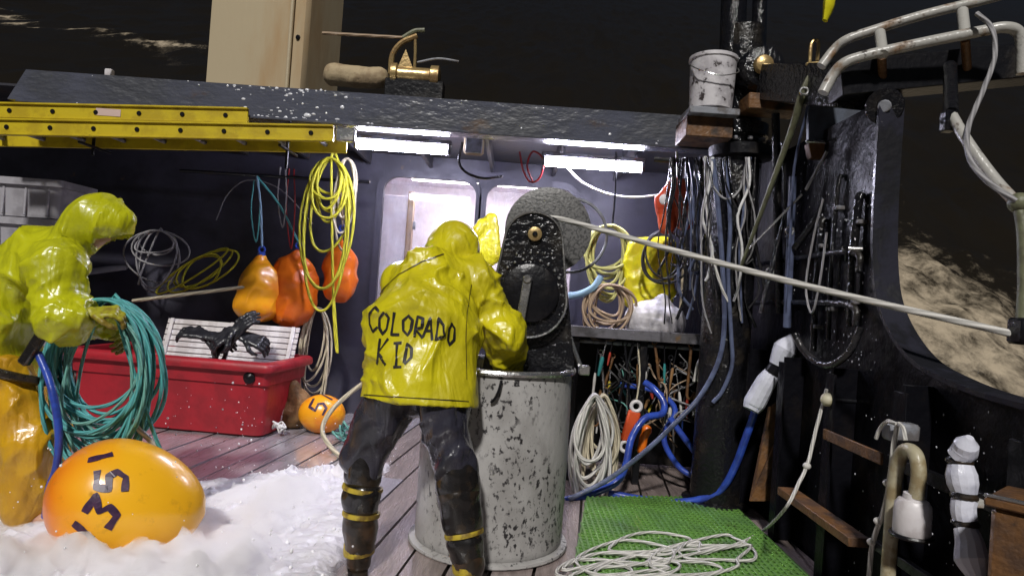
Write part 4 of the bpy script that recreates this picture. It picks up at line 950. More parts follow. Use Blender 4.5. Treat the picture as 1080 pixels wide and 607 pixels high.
for ch, x, y, w, h, r_ in (('C', 394, 336, 10, 22, .05), ('O', 405, 341, 11, 20, .1), ('L', 418, 341, 11, 21, .12), ('O', 430, 343, 11, 18, .1), ('R', 442, 345, 11, 19, .12), ('A', 453, 346, 12, 19, .15), ('D', 465, 348, 11, 20, .1), ('O', 475, 352, 8, 20, .1),
                           ('K', 404, 371, 12, 24, .1), ('I', 419, 374, 12, 22, .05), ('D', 431, 373, 11, 19, .1)): st += glyph(ch, x, y, w*1.05, h*1.15, r_, 1.1)
mk('lettering', ribbons(bv, st, .0125), 'paint', jkA, label='hand-painted black capitals reading COLORADO KID', smooth=False, recalc=False)
mk('seam', ribbons(bv, [[(468, 268), (445, 276), (420, 290), (405, 304), (396, 318)]], .006), 'bootbrown', jkA, smooth=False, recalc=False)
mk('seam', ribbons(bv, [[(497, 300), (492, 330), (491, 360), (492, 400)]], .004), 'bootbrown', jkA, smooth=False, recalc=False)

mk('hem', ribbons(bv, [[(384+i*5.5, 416+.35*i) for i in range(21)]], .004), 'bootbrown', jkA, smooth=False, recalc=False)

# man at the rail side holding the teal coil (faces to the right of the picture)
YB = 3.32
shB = [pA(52, 268, YB+.24), pA(62, 278, YB-.14)]
elB = [pA(80, 335, YB+.22), pA(62, 338, YB-.22)]
wrB = [pA(112, 345, YB+.06), pA(90, 331, YB-.20)]
hipB = [pA(-2, 392, YB+.15), pA(4, 398, YB-.09)]
knB = [pA(46, 455, YB+.22), pA(34, 466, YB-.11)]
anB = [np.array([P(42, 545, YB+.26).x, YB+.26, .09]), np.array([P(20, 560, YB-.08).x, YB-.08, .09])]
JB = dict(pelvis=pA(-8, 380, YB+.02), chest=pA(28, 290, YB+.04), neck=pA(78, 252, YB+.02), head=pA(100, 236, YB), face=(.86, .05, -.42), up=(.4, 0, .9), front=(.9, 0, -.4),
          sh=shB, el=elB, wr=wrB, hip=hipB, kn=knB, an=anB, toe=[(1, .1, 0), (1, -.15, 0)], leg_end=.80, leg_r=1.18,
          hand=[((.8, -.3, -.3), (0, -.6, -.6), .75, 1), ((.9, .25, .12), (.1, .5, -.9), .75, -1)])
torB = [(pA(-10, 405, YB), pA(2, 330, YB+.02), .235, .225, (np.array((1, 0, 0)), .72)), (pA(2, 330, YB+.02), pA(42, 275, YB+.04), .225, .175, (np.array((.6, 0, -.5)), .75)), (pA(42, 275, YB+.04), pA(76, 252, YB+.02), .15, .10)]
hB = JB['head']; fB = N3(JB['face']); uB = np.array([.4, 0, .9])
hcB = [(pA(74, 256, YB), pA(88, 240, YB), .105, .12), (hB+uB*.015-fB*.01, hB+uB*.03+fB*.07, .128, .112)]
tB, jkB, jvB = person('person in a lime yellow hooded oilskin and golden trousers holding a teal rope coil', JB, 'jacketg', 'bib', (pA(-8, 384, YB), (.28, 0, .95)),
    dict(top=.6, r=.075, m='bootblue', bands=((), ())), 'glove', (hB+fB*.10-uB*.03, hB+fB*.34-uB*.09, .082), 9.1, hcB, torB)

bb_ = pA(8, 376, YB)
mk('harness_shade_belt', tube([Vector(bb_)+Vector((.30*math.cos(a)-.02, .235*math.sin(a), -.10*math.cos(a)+.0)) for a in [2*math.pi*i/24 for i in range(25)]], .022, 8, 1, 1.0), 'boot', tB)  # black band added for the dark waist: harness and the jacket's shadow together
mk('harness_shade_pouch', box(pA(34, 368, YB-.24), (.05, .04, .16), Matrix.Rotation(.5, 3, 'Y'), .012), 'boot', tB)  # black pouch added to darken the same shadowed waist
# teal coil in his hand
def coil(c, ru, rv, n, jit, u=Vector((1, 0, 0)), v=Vector((0, 0, 1)), w=Vector((0, 1, 0)), depth=.05, seed=1, per=22, pinch=0.0):
    rg = random.Random(seed); pts = []; c = Vector(c); ph = [rg.uniform(0, 6) for _ in range(6)]
    for i in range(n*per+1):
        a = 2*math.pi*i/per+math.pi/2; k = i/per
        s = 1+jit*math.sin(k*2.3+ph[0])+jit*.7*math.sin(k*5.1+ph[1]); s2 = 1+jit*math.sin(k*1.7+ph[2])+jit*.7*math.sin(k*4.3+ph[3])
        top_ = (1+math.sin(a))/2
        x = ru*s*math.cos(a)*(1-pinch*top_**3); z = rv*(s2*(math.sin(a)-1)+1)
        pts.append(c+u*x+v*z+w*(depth*math.sin(k*2.9+ph[4])*(1-.6*top_)+.02*math.sin(k*7+ph[5])))
    return pts
tc_ = P(108, 390, 3.24)
line('rope_coil', 'big coil of teal rope hanging from the gloved hand over the orange buoy', 'rope coil', coil(tc_, .222, .335, 18, .15, depth=.09, seed=4)+[P(150, 420, 3.24), P(160, 450, 3.26), P(172, 480, 3.30), P(184, 492, 3.32)], .0095, 'ropeteal', n=7, sub=2)
line('rope_coil', 'thinner green-teal rope bight looped inside the big teal coil', 'rope coil', coil(P(108, 398, 3.22), .19, .31, 8, .22, depth=.07, seed=8), .008, 'ropeteal2', n=7, sub=2)
line('rope_end', 'short white rope end trailing below the teal coil', 'rope', PP([(134, 436, 3.22), (146, 452, 3.24), (160, 466, 3.28), (172, 488, 3.32)]), .013, 'ropewhite')
line('hose', 'blue hose hanging along the golden trousers', 'hose', PP([(40, 372, 3.1), (50, 395, 3.08), (57, 420, 3.06), (62, 455, 3.06), (60, 490, 3.07), (52, 515, 3.1), (48, 545, 3.12)]), .017, 'bluehose')

# ================================================================== BUOYS
def rotz_frame(ax):
    return frame(Vector(ax))
# big buoy on the deck
bcen = P(136, 528, 3.02); bax = Vector((1, .12, -.16)).normalized()
by = thing('mooring_buoy', 'large amber inflatable buoy numbered 1351 lying in the foam beside the teal coil', 'buoy', (bcen.x, bcen.y, 0))
prof_b = []
for i in range(29):
    t = i/28; x = -.325+.65*t
    rr = .258*math.sqrt(max(0, 1-((t-.40)/.40)**2)) if t < .40 else .258*max(0, math.cos((t-.40)/.60*math.pi/2))**.5
    prof_b.append((max(rr, .012), x))
bvf = lathe(prof_b, bcen, 96, tuple(bax))
def buoymat():
    m = mat('amber_to_orange_buoy_vinyl', (.88, .40, .012), rough=.28, bump=.1, bscale=14, coat=.3); nt = m.node_tree; N = nt.nodes; L = nt.links
    tc = N.new('ShaderNodeTexCoord'); sp_ = N.new('ShaderNodeSeparateXYZ'); L.new(tc.outputs['Object'], sp_.inputs[0])
    nz = N.new('ShaderNodeTexNoise'); nz.inputs['Scale'].default_value = 5; L.new(tc.outputs['Object'], nz.inputs['Vector'])
    ad = N.new('ShaderNodeMath'); ad.operation = 'MULTIPLY_ADD'; ad.inputs[1].default_value = .18; L.new(nz.outputs[0], ad.inputs[0]); L.new(sp_.outputs[0], ad.inputs[2])
    mr = N.new('ShaderNodeMapRange'); mr.interpolation_type = 'SMOOTHSTEP'; mr.inputs[1].default_value = -.22; mr.inputs[2].default_value = .16; L.new(ad.outputs[0], mr.inputs[0])
    n3 = N.new('ShaderNodeTexNoise'); n3.inputs['Scale'].default_value = 13; n3.inputs['Detail'].default_value = 7; n3.inputs['Roughness'].default_value = .7; L.new(tc.outputs['Object'], n3.inputs['Vector']); m3 = N.new('ShaderNodeMapRange'); m3.inputs[1].default_value = .58; m3.inputs[2].default_value = .78; m3.inputs[4].default_value = .55; L.new(n3.outputs[0], m3.inputs[0])
    mx = N.new('ShaderNodeMix'); mx.data_type = 'RGBA'; mx.inputs[6].default_value = (.85, .19, .008, 1); mx.inputs[7].default_value = (.90, .46, .014, 1)  # orange vinyl; the amber end puts the overexposed light into the colour ramp
    L.new(mr.outputs[0], mx.inputs[0])
    m4 = N.new('ShaderNodeMix'); m4.data_type = 'RGBA'; m4.inputs[7].default_value = (.42, .15, .02, 1); L.new(m3.outputs[0], m4.inputs[0]); L.new(mx.outputs[2], m4.inputs[6]); L.new(m4.outputs[2], N['Principled BSDF'].inputs['Base Color']); return m
M['bigbuoy'] = buoymat()
bb = mk('body', bvf, 'bigbuoy', by, ang=180)
bvb = bvh_of(bvf); st = []
for ch, x, y, w, h, r_ in (('1', 106, 482, 10, 27, R(-104)), ('5', 118, 507, 25, 32, R(-86)), ('3', 108, 540, 27, 32, R(-55)), ('1', 88, 559, 10, 26, R(-51))): st += glyph(ch, x, y, w, h, r_)
mk('numerals', ribbons(bvb, st, .028, .003), 'purple', by, label='dark purple painted numerals 1351', smooth=False, recalc=False)

def hang_buoy(px, py, Y, r, h, m, label, hook, ropem, tilt=0, band=None):
    c = P(px, py, Y); t = thing('hanging_buoy', label, 'buoy', c-Vector((0, 0, h*.55)), None)
    ax = Vector((math.sin(tilt), 0, math.cos(tilt)))
    pf = []
    for i in range(21):
        f_ = i/20; z = -h*.5+h*f_; q = math.sqrt(max(0, 1-((f_-.38)/.38)**2)) if f_ < .38 else max(0, math.cos((f_-.38)/.62*math.pi/2))**.55
        pf.append((max(r*q, .012), z))
    cv = np.array(c); axn = np.array(ax)
    mk('body', capmesh([(cv-axn*(h*.5-r), cv+axn*(h*.12), r, r*.9, (np.array((0, 1, 0)), .85)), (cv+axn*(h*.12), cv+axn*(h*.46), r*.75, r*.22)], .08, .014, .05, lambda V: (ridged(V@FR*np.array([5, 5, 2.2])+px*.37, 2)**2-.45)*.05+(fbm(V*4+px, 2)-.5)*.05), m, t, ang=180, recalc=False)
    tp = c+ax*h*.5
    mk('neck', lathe([(.028, -.01), (.04, .0), (.036, .05), (.02, .06)], tp-ax*.012, 14, tuple(ax)), 'bluehose', t)
    mk('eye', torus(tp+ax*.07, .028, .01, (0, 1, 0), 14, 6), 'bluehose', t)
    mk('lanyard', tube([tp+ax*.09, tp+ax*.09+(Vector(hook)-tp)*.5+Vector((.012, -.01, 0)), Vector(hook)], .011, 7), ropem, t)
    return t
hk = P(271, 186, 6.25)
hang_buoy(273, 306, 6.2, .20, .60, 'amber', 'amber buoy hung by a blue lanyard above the red tub', hk, 'ropeblue')
hang_buoy(309, 305, 6.34, .235, .68, 'orange', 'deep orange buoy hung beside the amber one above the red tub', hk, 'ropeteal', .06)
hang_buoy(358, 284, 6.45, .155, .64, 'orange', 'narrow orange buoy hanging behind the yellow rope coil', P(356, 190, 6.45), 'ropetan')
mk('hook_rail', tube(PP([(190, 180, 6.3), (390, 192, 6.3)]), .016, 8, 1), 'blackmatt', None, 'dark hook rail fixed under the roof holding buoys and coils', 'rail')
# small buoy on the deck
sb = G(342, 446); sb.y = 5.9; sb.x = P(340, 430, 5.9).x
bs = thing('mooring_buoy', 'small orange buoy numbered 51 on deck beside the brown sack', 'buoy', (sb.x, sb.y, 0))
svf = ell((sb.x, sb.y, .165), (.20, .16, .165), None, 28, 18); mk('body', svf, 'amber', bs, ang=180)
st = glyph('5', 336, 429, 14, 17, R(-62))+glyph('1', 344, 418, 5, 15, R(-62))
mk('numerals', ribbons(bvh_of(svf), st, .022, .003), 'purple', bs, smooth=False, recalc=False)
# sack and rope heap
scn = P(311, 416, 6.0)
mk('sack', capmesh([((scn.x-.02, 6.05, .13), (scn.x+.02, 6.05, .22), .14, .11), ((scn.x, 6.05, .22), (scn.x-.02, 6.02, .36), .08, .05)], .04, .014, .04, lambda V: (ridged(V*8, 3)-.5)*.03, lambda q, d: np.maximum(d, .003-q[:, 2])), 'sack', None, 'slumped brown sack between the red tub and small buoy', 'sack', ang=180, recalc=False)
def heap(cx, cy, r, z, n, seed, hgt=.05):
    rg = random.Random(seed); pts = []
    for i in range(n):
        a = i*.9+rg.uniform(-.5, .5); rr = r*rg.uniform(.35, 1); pts.append(Vector((cx+rr*math.cos(a), cy+rr*.8*math.sin(a), z+hgt*rg.random())))
    return pts
g = G(297, 452); line('rope_heap', 'little heap of white twine on deck at the red tub corner', 'rope', heap(P(297, 440, 5.72).x, 5.70, .07, .012, 22, 3, .10), .008, 'twine', n=6)

# ================================================================== RED TUB AND WHAT IT HOLDS
Yt = 5.55
tl, tr_ = P(84, 425, Yt+.25), P(282, 440, Yt)
fr_l = Vector((tl.x, 0, 0)); TW = tr_.x-tl.x
ry = math.atan2(-.15, TW); ux = Vector((math.cos(ry), math.sin(ry), 0)); uy = Vector((-ux.y, ux.x, 0))
o0 = Vector((tl.x, Yt+.10, 0)); TD = .78; TH = .62
def tubpt(u, v, z): return o0+ux*u+uy*v+Vector((0, 0, z))
tub = thing('fish_tub', 'big red plastic fish tub holding white slatted racks', 'tub', tubpt(TW/2, TD/2, 0))
def loop(off, z, r=.07):
    return [tubpt(x, y, z) for x, y in rrect(-off, TW+off, -off, TD+off, r, 4)]
def skin(loops):
    n = len(loops[0]); V = [p for l in loops for p in l]; Fs = []
    for a in range(len(loops)-1):
        for i in range(n): j = (i+1) % n; Fs.append([a*n+i, a*n+j, (a+1)*n+j, (a+1)*n+i])
    Fs.append(list(range(n))[::-1]); Fs.append([(len(loops)-1)*n+i for i in range(n)]); return V, Fs
mk('shell', skin([loop(-.06, .003), loop(-.03, .02), loop(-.012, .30), loop(-.006, .42), loop(.012, .43), loop(.02, .54), loop(-.03, .55), loop(-.07, .06)]), 'red', tub, ang=50)
mk('rim', skin([loop(.022, .535), loop(.06, .54), loop(.066, .56), loop(.06, .60), loop(.04, .615), loop(-.02, .615), loop(-.028, .59), loop(-.02, .552), loop(.015, .55)]) if False else
   ring_loops if False else (lambda ls: (lambda n, V: (V, [[a*n+i, a*n+(i+1) % n, ((a+1) % len(ls))*n+(i+1) % n, ((a+1) % len(ls))*n+i] for a in range(len(ls)) for i in range(n)]))(len(ls[0]), [p for l in ls for p in l]))(
   [loop(.0205, .535), loop(.06, .54), loop(.066, .56), loop(.06, .60), loop(.04, .615), loop(-.02, .615), loop(-.028, .59), loop(-.02, .553)]), 'red', tub, ang=50)
dp = tubpt(TW-.14, -.012, .49)
mk('drain_plug', lathe([(.048, 0), (.048, .02), (.03, .03), (.012, .045)], dp, 16, tuple(-uy)), 'blackmatt', tub)
# white slatted racks leaning in the tub
def rack(u0_, u1_, v, z0_, n, lean, label):
    t = thing('slatted_rack', label, 'rack', tubpt((u0_+u1_)/2, v, z0_))
    A = Matrix((ux, uy*math.cos(lean)-Vector((0, 0, 1))*math.sin(lean)*0, Vector((0, 0, 1)))).transposed()
    upv = Vector((0, 0, math.cos(lean)))+uy*math.sin(lean); nv = ux.cross(upv); A = Matrix((ux, -nv, upv)).transposed()
    for i in range(n):
        c = tubpt((u0_+u1_)/2, v, z0_)+upv*(.03+i*.052); mk('slat', box(c, (u1_-u0_, .014, .045), A, .004), 'white', t)
    for u in (u0_+.05, (u0_+u1_)/2, u1_-.05):
        c = tubpt(u, v, z0_)+upv*(n*.026)-nv*-.018; mk('batten', box(c, (.035, .02, n*.052), A, .004), 'white', t)
    return t, upv
rk1, upv1 = rack(.42, TW-.02, .38, .08, 16, .32, 'tall white slatted rack leaning at the back of the red tub')
rk2, upv2 = rack(.40, TW-.10, .10, .08, 11, .55, 'lower white slatted rack under the black gloves in the red tub')
# gloves lying on the racks
for i, (px, py, d, n, lab) in enumerate(((222, 355, (1, 0, -.1), (0, .6, -.7), 'black rubber glove lying flat on the white rack, fingers pointing to the buoys'), (238, 360, (-.7, 0, -.7), (0, .6, -.7), 'black rubber glove drooping fingers down over the white rack'),
                                 (262, 356, (.9, 0, -.25), (0, .6, -.7), 'black rubber glove at the end of the pile nearest the hanging buoys'), (250, 350, (.4, 0, .6), (0, .6, -.7), 'black rubber glove on top of the pile with fingers raised'), (210, 352, (-.9, 0, .1), (0, .5, -.8), 'black rubber glove at the end of the pile nearest the teal coil'), (240, 352, (-.5, -.2, -.4), (0, .6, -.7), 'crumpled black rubber glove in the middle of the pile'))):
    w = np.array(P(px, py, Yt+.15-.012*i)); dd = N3(d)
    mk('glove', capmesh(hand_caps(w-dd*.04, d, n, .35+.1*(i % 3), 1 if i % 2 else -1, 1.6)+[(w-dd*.17, w-dd*.03, .055, .04, (np.array((0, .6, -.7)), .45))], .012, .007, .02, lambda V: (fbm(V*25, 2)-.5)*.012), 'gloveblack', None, lab, 'glove', 'black gloves piled on the white rack', ang=180, recalc=False)
line('pole', 'long thin cream pole lying across the back of the red tub', 'pole', PP([(140, 317, 6.1), (262, 302, 6.05)]), .016, 'ropecream', sub=1)
line('batten_bar', 'pale flat bar fixed on the dark wall behind the person with the teal coil', 'bar', PP([(90, 287, 6.6), (134, 281, 6.6)]), .045, 'greycrate', sub=1, flat=.4)
# ================================================================== CRATES far left
cr0 = P(56, 250, 5.7)
for i in range(6):
    h = .33; z = i*.332; t = thing('fish_crate', ['bottom', 'second lowest', 'third lowest', 'third highest', 'second highest', 'topmost'][i]+' grey-white fish crate in the stack against the deckhouse wall', 'crate', (cr0.x-.35, 5.95, z), 'stacked fish crates')
    x0, x1 = cr0.x-.75+.015*(i % 2), cr0.x+.012*(i % 3)
    def lp(o, zz): return [Vector((x, y, z+zz)) for x, y in rrect(x0-o, x1+o, 5.7-o, 6.2+o, .05, 3)]
    mk('shell', skin([lp(-.04, .002), lp(-.03, .01), lp(-.008, .29), lp(-.03, .295), lp(-.06, .02)]), 'greycrate', t, ang=40)
    mk('rim', (lambda ls: (lambda n, V: (V, [[a*n+q_, a*n+(q_+1) % n, ((a+1) % 4)*n+(q_+1) % n, ((a+1) % 4)*n+q_] for a in range(4) for q_ in range(n)]))(len(ls[0]), [p for l in ls for p in l]))([lp(-.006, .27), lp(.02, .272), lp(.02, .33), lp(-.03, .33)]), 'greycrate', t, ang=40)
    for k_ in range(4): mk('rib', box((x0+.1+(x1-x0-.2)*k_/3, 5.712, z+.14), (.02, .02, .24), None, .004), 'greycrate', t)
# ================================================================== ROPES ON THE BACK WALL
yw = 6.55
line('rope_coil', 'bright yellow rope coil hanging in long bights beside the hanging buoys', 'rope coil', coil(P(347, 193, 6.1), .13, .22, 7, .18, depth=.05, seed=21)+coil(P(345, 232, 6.1), .19, .55, 4, .16, depth=.05, seed=22)+[P(352, 330, 6.1), P(356, 372, 6.1), P(351, 300, 6.1)], .0125, 'ropeyellow', n=7, sub=3)
line('rope_coil', 'pale tan rope bight hung beside the bright yellow coil', 'rope coil', coil(P(364, 205, 6.15), .08, .32, 4, .2, depth=.04, seed=23), .011, 'ropecream', n=7, sub=3)
line('rope_coil', 'loose loops of thin grey rope on the dark wall behind the crouching coil holder', 'rope coil', coil(P(165, 265, yw), .22, .20, 6, .3, depth=.03, seed=24)+[P(150, 285, yw), P(146, 300, yw)], .009, 'ropegrey', n=6, sub=3)
line('rope_coil', 'tan rope hank hanging below the yellow coil behind the small buoy', 'rope coil', coil(P(332, 372, 6.4), .12, .42, 7, .22, depth=.06, seed=25), .011, 'ropecream', n=6, sub=3)
line('rope_coil', 'olive yellow rope tangle hung on the wall behind the red tub', 'rope coil', coil(P(210, 285, yw), .30, .12, 5, .35, u=Vector((.85, 0, .5)), v=Vector((-.3, 0, .9)), depth=.03, seed=26), .010, 'ropeyellow', n=6, sub=3)
for i, (x, y0, y1, m, lab) in enumerate(((300, 176, 240, 'ropegrey', 'grey twine loop hanging from the hook rail near the yellow coil'), (272, 190, 255, 'ropeteal', 'frayed teal lanyard end hanging from the hook rail'), (309, 178, 262, 'redcable', 'thin dark red cord hanging from the hook rail'))):
    line('hanging_line', lab, 'line', PP([(x-4, y0, 6.3), (x-7, (y0+y1)/2, 6.32), (x-2, y1, 6.3), (x+2, (y0+y1)/2, 6.28), (x+1, y0, 6.3)]), .007, m, n=6)
line('cable', 'thin grey cable drooping along the deckhouse wall above the red tub', 'cable', PP([(228, 232, 6.7), (240, 205, 6.7), (262, 190, 6.7), (296, 200, 6.7), (330, 236, 6.7)]), .006, 'ropegrey', n=6)
line('hose', 'cream hose looping off the deck behind the man at the bin', 'hose', PP([(392, 398, 5.3), (372, 412, 5.3), (350, 432, 5.25), (340, 452, 5.2), (348, 470, 5.15), (370, 490, 5.0), (392, 505, 4.9)]), .018, 'ropecream')
line('rope_coil', 'small green and white twine hank on deck beside the small buoy', 'rope coil', heap(P(372, 428, 5.6).x, 5.6, .16, .02, 26, 9, .18), .009, 'ropeteal2', n=6, sub=3)
# fittings between the lights
jb = thing('junction_box', 'tan junction box under the roof between the two strip lights', 'junction box', P(500, 152, 5.4))
mk('case', box(P(500, 152, 5.4), (.16, .1, .17), None, .02), 'canvas', jb); mk('lid', box(P(500, 152, 5.34), (.13, .018, .14), None, .008), 'steelgrey', jb)
mk('bracket', box(P(500, 152, 5.4)+Vector((0, 0, .165)), (.05, .05, .155), None, .003), 'blackmatt', jb)
line('conduit', 'black conduit looping below the tan junction box', 'conduit', PP([(488, 150, 5.45), (484, 170, 5.45), (492, 182, 5.45), (510, 188, 5.5), (530, 186, 5.6)]), .011, 'blackhose')
line('cable', 'red cable loop hanging beside the second strip light', 'cable', PP([(548, 160, 5.5), (552, 180, 5.5), (560, 192, 5.5), (570, 186, 5.5), (573, 168, 5.5), (562, 160, 5.5), (556, 175, 5.5), (562, 192, 5.5)]), .008, 'redcable')
line('cable', 'white cable drooping across the wall under the second strip light', 'cable', PP([(598, 176, 5.6), (614, 192, 5.6), (640, 204, 5.6), (670, 208, 5.6), (704, 204, 5.6)]), .010, 'twine')
line('conduit', 'row of black pipework under the roof edge right of the junction box', 'pipe', PP([(515, 141, 5.3), (560, 144, 5.3), (600, 147, 5.3), (668, 150, 5.3)]), .03, 'blackhose')
hj = pA(517, 248, 6.7)
mk('oilskin', capmesh([(hj+np.array([0, 0, .16]), hj-np.array([.02, 0, .16]), .06, .15, (np.array((0, 1, 0)), .35)), (hj+np.array([-.08, 0, .1]), hj+np.array([-.2, 0, -.12]), .06, .05)], .03, .013, .03, lambda V: (ridged(V*7, 3)-.5)*.03), 'yellowbag', None, 'yellow oilskin hung on the wall between the two lit windows', 'oilskin', ang=180, recalc=False)

# ================================================================== WORKBENCH AND GEAR
bz = P(690, 352, 4.9).z; bx0, bx1 = P(597, 352, 4.9).x, 1.55
wb = thing('workbench', 'grey steel workbench along the deckhouse with gear hung under it', 'workbench', ((bx0+bx1)/2, 5.2, 0))
mk('top', box2((bx0, 4.9, bz-.03), (bx1, 5.55, bz), .006), 'bench', wb)
mk('front_lip', box2((bx0, 4.872, bz-.055), (bx1, 4.898, bz+.02), .004), 'bench', wb)
mk('back_panel', box2((bx0+.02, 5.50, .02), (bx1, 5.53, bz-.032), .003), 'blackmatt', wb)
mk('side_panel', box2((bx0+.02, 4.95, .02), (bx0+.05, 5.498, bz-.032), .003), 'blackmatt', wb)
mk('tool_rail', tube([(bx0+.06, 4.96, bz-.09), (bx1-.05, 4.96, bz-.09)], .012, 8, 1), 'steelgrey', wb)
for x in (bx0+.08, (bx0+bx1)/2, bx1-.06): mk('leg', box2((x-.025, 4.92, .002), (x+.025, 4.97, bz-.058), .004), 'blackmatt', wb)
# hanging tools below the bench
tm_ = ['handle_white', 'handle_wood', 'handle_teal', 'handle_red', 'handle_yellow', 'handle_blue', 'handle_white', 'handle_wood']
cn_ = dict(handle_white='white', handle_wood='wooden', handle_teal='teal', handle_red='red', handle_yellow='yellow', handle_blue='blue')
tl_lab = {'handle_white': 'white stick-like tool', 'handle_wood': 'wooden-handled tool', 'handle_teal': 'teal-handled tool', 'handle_red': 'red-handled tool', 'handle_yellow': 'yellow-handled tool', 'handle_blue': 'blue-handled tool', 'chrome': 'bare steel spike', 'rust': 'rusty steel hook bar', 'blackmatt': 'black iron bar'}
seq = ['handle_white', 'rust', 'chrome', 'handle_wood', 'blackmatt', 'handle_white', 'handle_teal', 'rust', 'handle_wood', 'chrome', 'handle_red', 'blackmatt', 'handle_white', 'rust', 'handle_yellow', 'handle_wood', 'blackmatt', 'handle_blue']
for row, (yy, drop) in enumerate(((4.93, .0), (5.02, .10), (5.12, .22), (5.26, .30))):
    for i in range(15):
        px = 628+i*8.6+row*3+rng.uniform(-4, 4); x = px2x(px, yy, 400); mm = seq[(i*5+row*7+rng.randrange(3)) % len(seq)]; L_ = rng.uniform(.12, .46)*(1-.12*row)+.05; sw = rng.gauss(0, .05)
        zt_ = bz-.075-drop-rng.uniform(0, .12)*(row > 0 or i % 3 == 0); nm = {'chrome': 'marlin_spike', 'rust': 'hook_bar', 'blackmatt': 'iron_bar'}.get(mm, 'hand_tool')
        t = thing(nm, tl_lab[mm]+' hanging in the clutter under the workbench', 'tool', (x, yy, zt_-L_), 'tools hung under the bench')
        a = Vector((x, yy, zt_)); b = a+Vector((sw*.5, 0, -L_*.45)); c = a+Vector((sw, .01, -L_)); w_r = rng.uniform(.007, .014)
        if mm in ('chrome', 'rust', 'blackmatt'):
            mk('shank', tube([a, b, c]+([c+Vector((.03, 0, -.02)), c+Vector((.05, 0, .02))] if mm == 'rust' else []), w_r*.8, 7, 3), mm, t); mk('eye', torus(a+Vector((0, 0, .012)), .016, .005, (0, 1, 0), 12, 5), mm, t)
        else:
            mk('shank', tube([a, b], .005, 6, 1), 'chrome' if i % 2 else 'blackmatt', t); mk('handle', tube([b, b.lerp(c, .2), b.lerp(c, .7), c], [w_r*.7, w_r*1.2, w_r, w_r*.6], 8, 2), mm, t)
for i in range(16):
    px = 630+rng.random()*110; py = 372+rng.random()*20; mm = ['ropeblack', 'ropetan', 'ropeblack', 'ropegrey', 'ropeteal2', 'ropeblack'][i % 6]
    pts_ = [(px, py, 4.94)]
    for k_ in range(5): pts_.append((px+rng.uniform(-22, 22), py+14+k_*rng.uniform(10, 20), 4.9+rng.uniform(0, .2)))
    line('cord', {'ropeblack': 'black tarred cord tangled', 'ropetan': 'tan cord tangled', 'ropegrey': 'grey cord tangled', 'ropeteal2': 'green cord tangled'}[mm]+' among the tools under the workbench', 'cord', PP(pts_), rng.uniform(.004, .008), mm, 'cords tangled under the bench', n=6)
# white rope hank beside the bin
line('rope_coil', 'hank of white rope hanging beside the grey bin under the workbench', 'rope coil', coil(P(624, 468, 4.6), .11, .33, 9, .22, depth=.06, seed=31, pinch=.6), .0125, 'ropewhite', n=7, sub=3)
line('rope_coil', 'hank of cream rope hanging behind the white one under the workbench', 'rope coil', coil(P(634, 462, 4.75), .10, .30, 5, .25, depth=.05, seed=32, pinch=.5), .0125, 'ropecream', n=7, sub=3)
# orange block with white rings
def obl(px, py, lab):
    c = P(px, py, 4.72); t = thing('rope_block', lab, 'rope block', c-Vector((0, 0, .12)))
    mk('body', box(c, (.085, .05, .22), Matrix.Rotation(.2, 3, 'Y'), .015), 'liferng', t)
    for dz in (-.14, .14): mk('ring', torus(c+Vector((dz*.2, -.01, dz)), .034, .013, (0, 1, 0), 18, 8), 'white', t)
    mk('cord', tube([c+Vector((.03, 0, .18)), c+Vector((.05, .05, .35)), Vector((c.x+.06, 4.96, bz-.1))], .006, 6), 'ropecream', t)
obl(665, 449, 'orange-red rope block with white end rings hanging under the bench')
mk('float_piece', capmesh([(pA(682, 452, 4.85), pA(676, 474, 4.85), .035, .03)], .01, .01, .02, lambda V: (fbm(V*20, 2)-.5)*.02), 'orange', None, 'small orange float wedged behind the rope block', 'float', ang=180, recalc=False)
# hoses on the deck under the bench
line('hose', 'thick blue hose snaking from the deck up under the workbench', 'hose', PP([(596, 527, 4.45), (625, 520, 4.5), (650, 508, 4.55), (660, 490, 4.55), (666, 462, 4.6), (680, 441, 4.65), (698, 436, 4.7), (700, 424, 4.75), (690, 410, 4.8), (680, 403, 4.85)]), .024, 'bluehose', n=12)
line('hose', 'long blue hose curving over the green matting edge up to the taped coupling', 'hose', PP([(640, 519, 4.6), (665, 524, 4.58), (700, 529, 4.55), (735, 527, 4.5), (760, 516, 4.45), (775, 492, 4.4), (787, 460, 4.32), (797, 432, 4.28)]), .024, 'bluehose', n=12)
line('hose', 'blue hose drooping from the bench leg down to the curved hose', 'hose', PP([(706, 440, 4.85), (722, 462, 4.82), (735, 480, 4.8), (742, 500, 4.75), (748, 518, 4.62)]), .022, 'bluehose', n=12)
line('hose', 'dark blue hose hanging straight down beside the bench end', 'hose', PP([(757, 430, 4.85), (759, 460, 4.85), (758, 490, 4.8), (752, 514, 4.7)]), .018, 'bluehose', n=12)
line('hose', 'slate grey hose slanting from the bin up past the mast', 'hose', PP([(600, 526, 4.42), (640, 506, 4.42), (680, 476, 4.4), (712, 446, 4.4), (738, 418, 4.42), (758, 380, 4.42), (764, 340, 4.41), (762, 280, 4.41), (757, 215, 4.42), (752, 168, 4.44)]), .016, 'greyhose', n=10)
line('hose', 'second blue hose tucked behind the thick one under the bench', 'hose', PP([(652, 405, 5.0), (690, 412, 4.98), (712, 432, 4.95), (700, 462, 4.9), (716, 492, 4.85), (738, 505, 4.8)]), .021, 'bluehose', n=12)
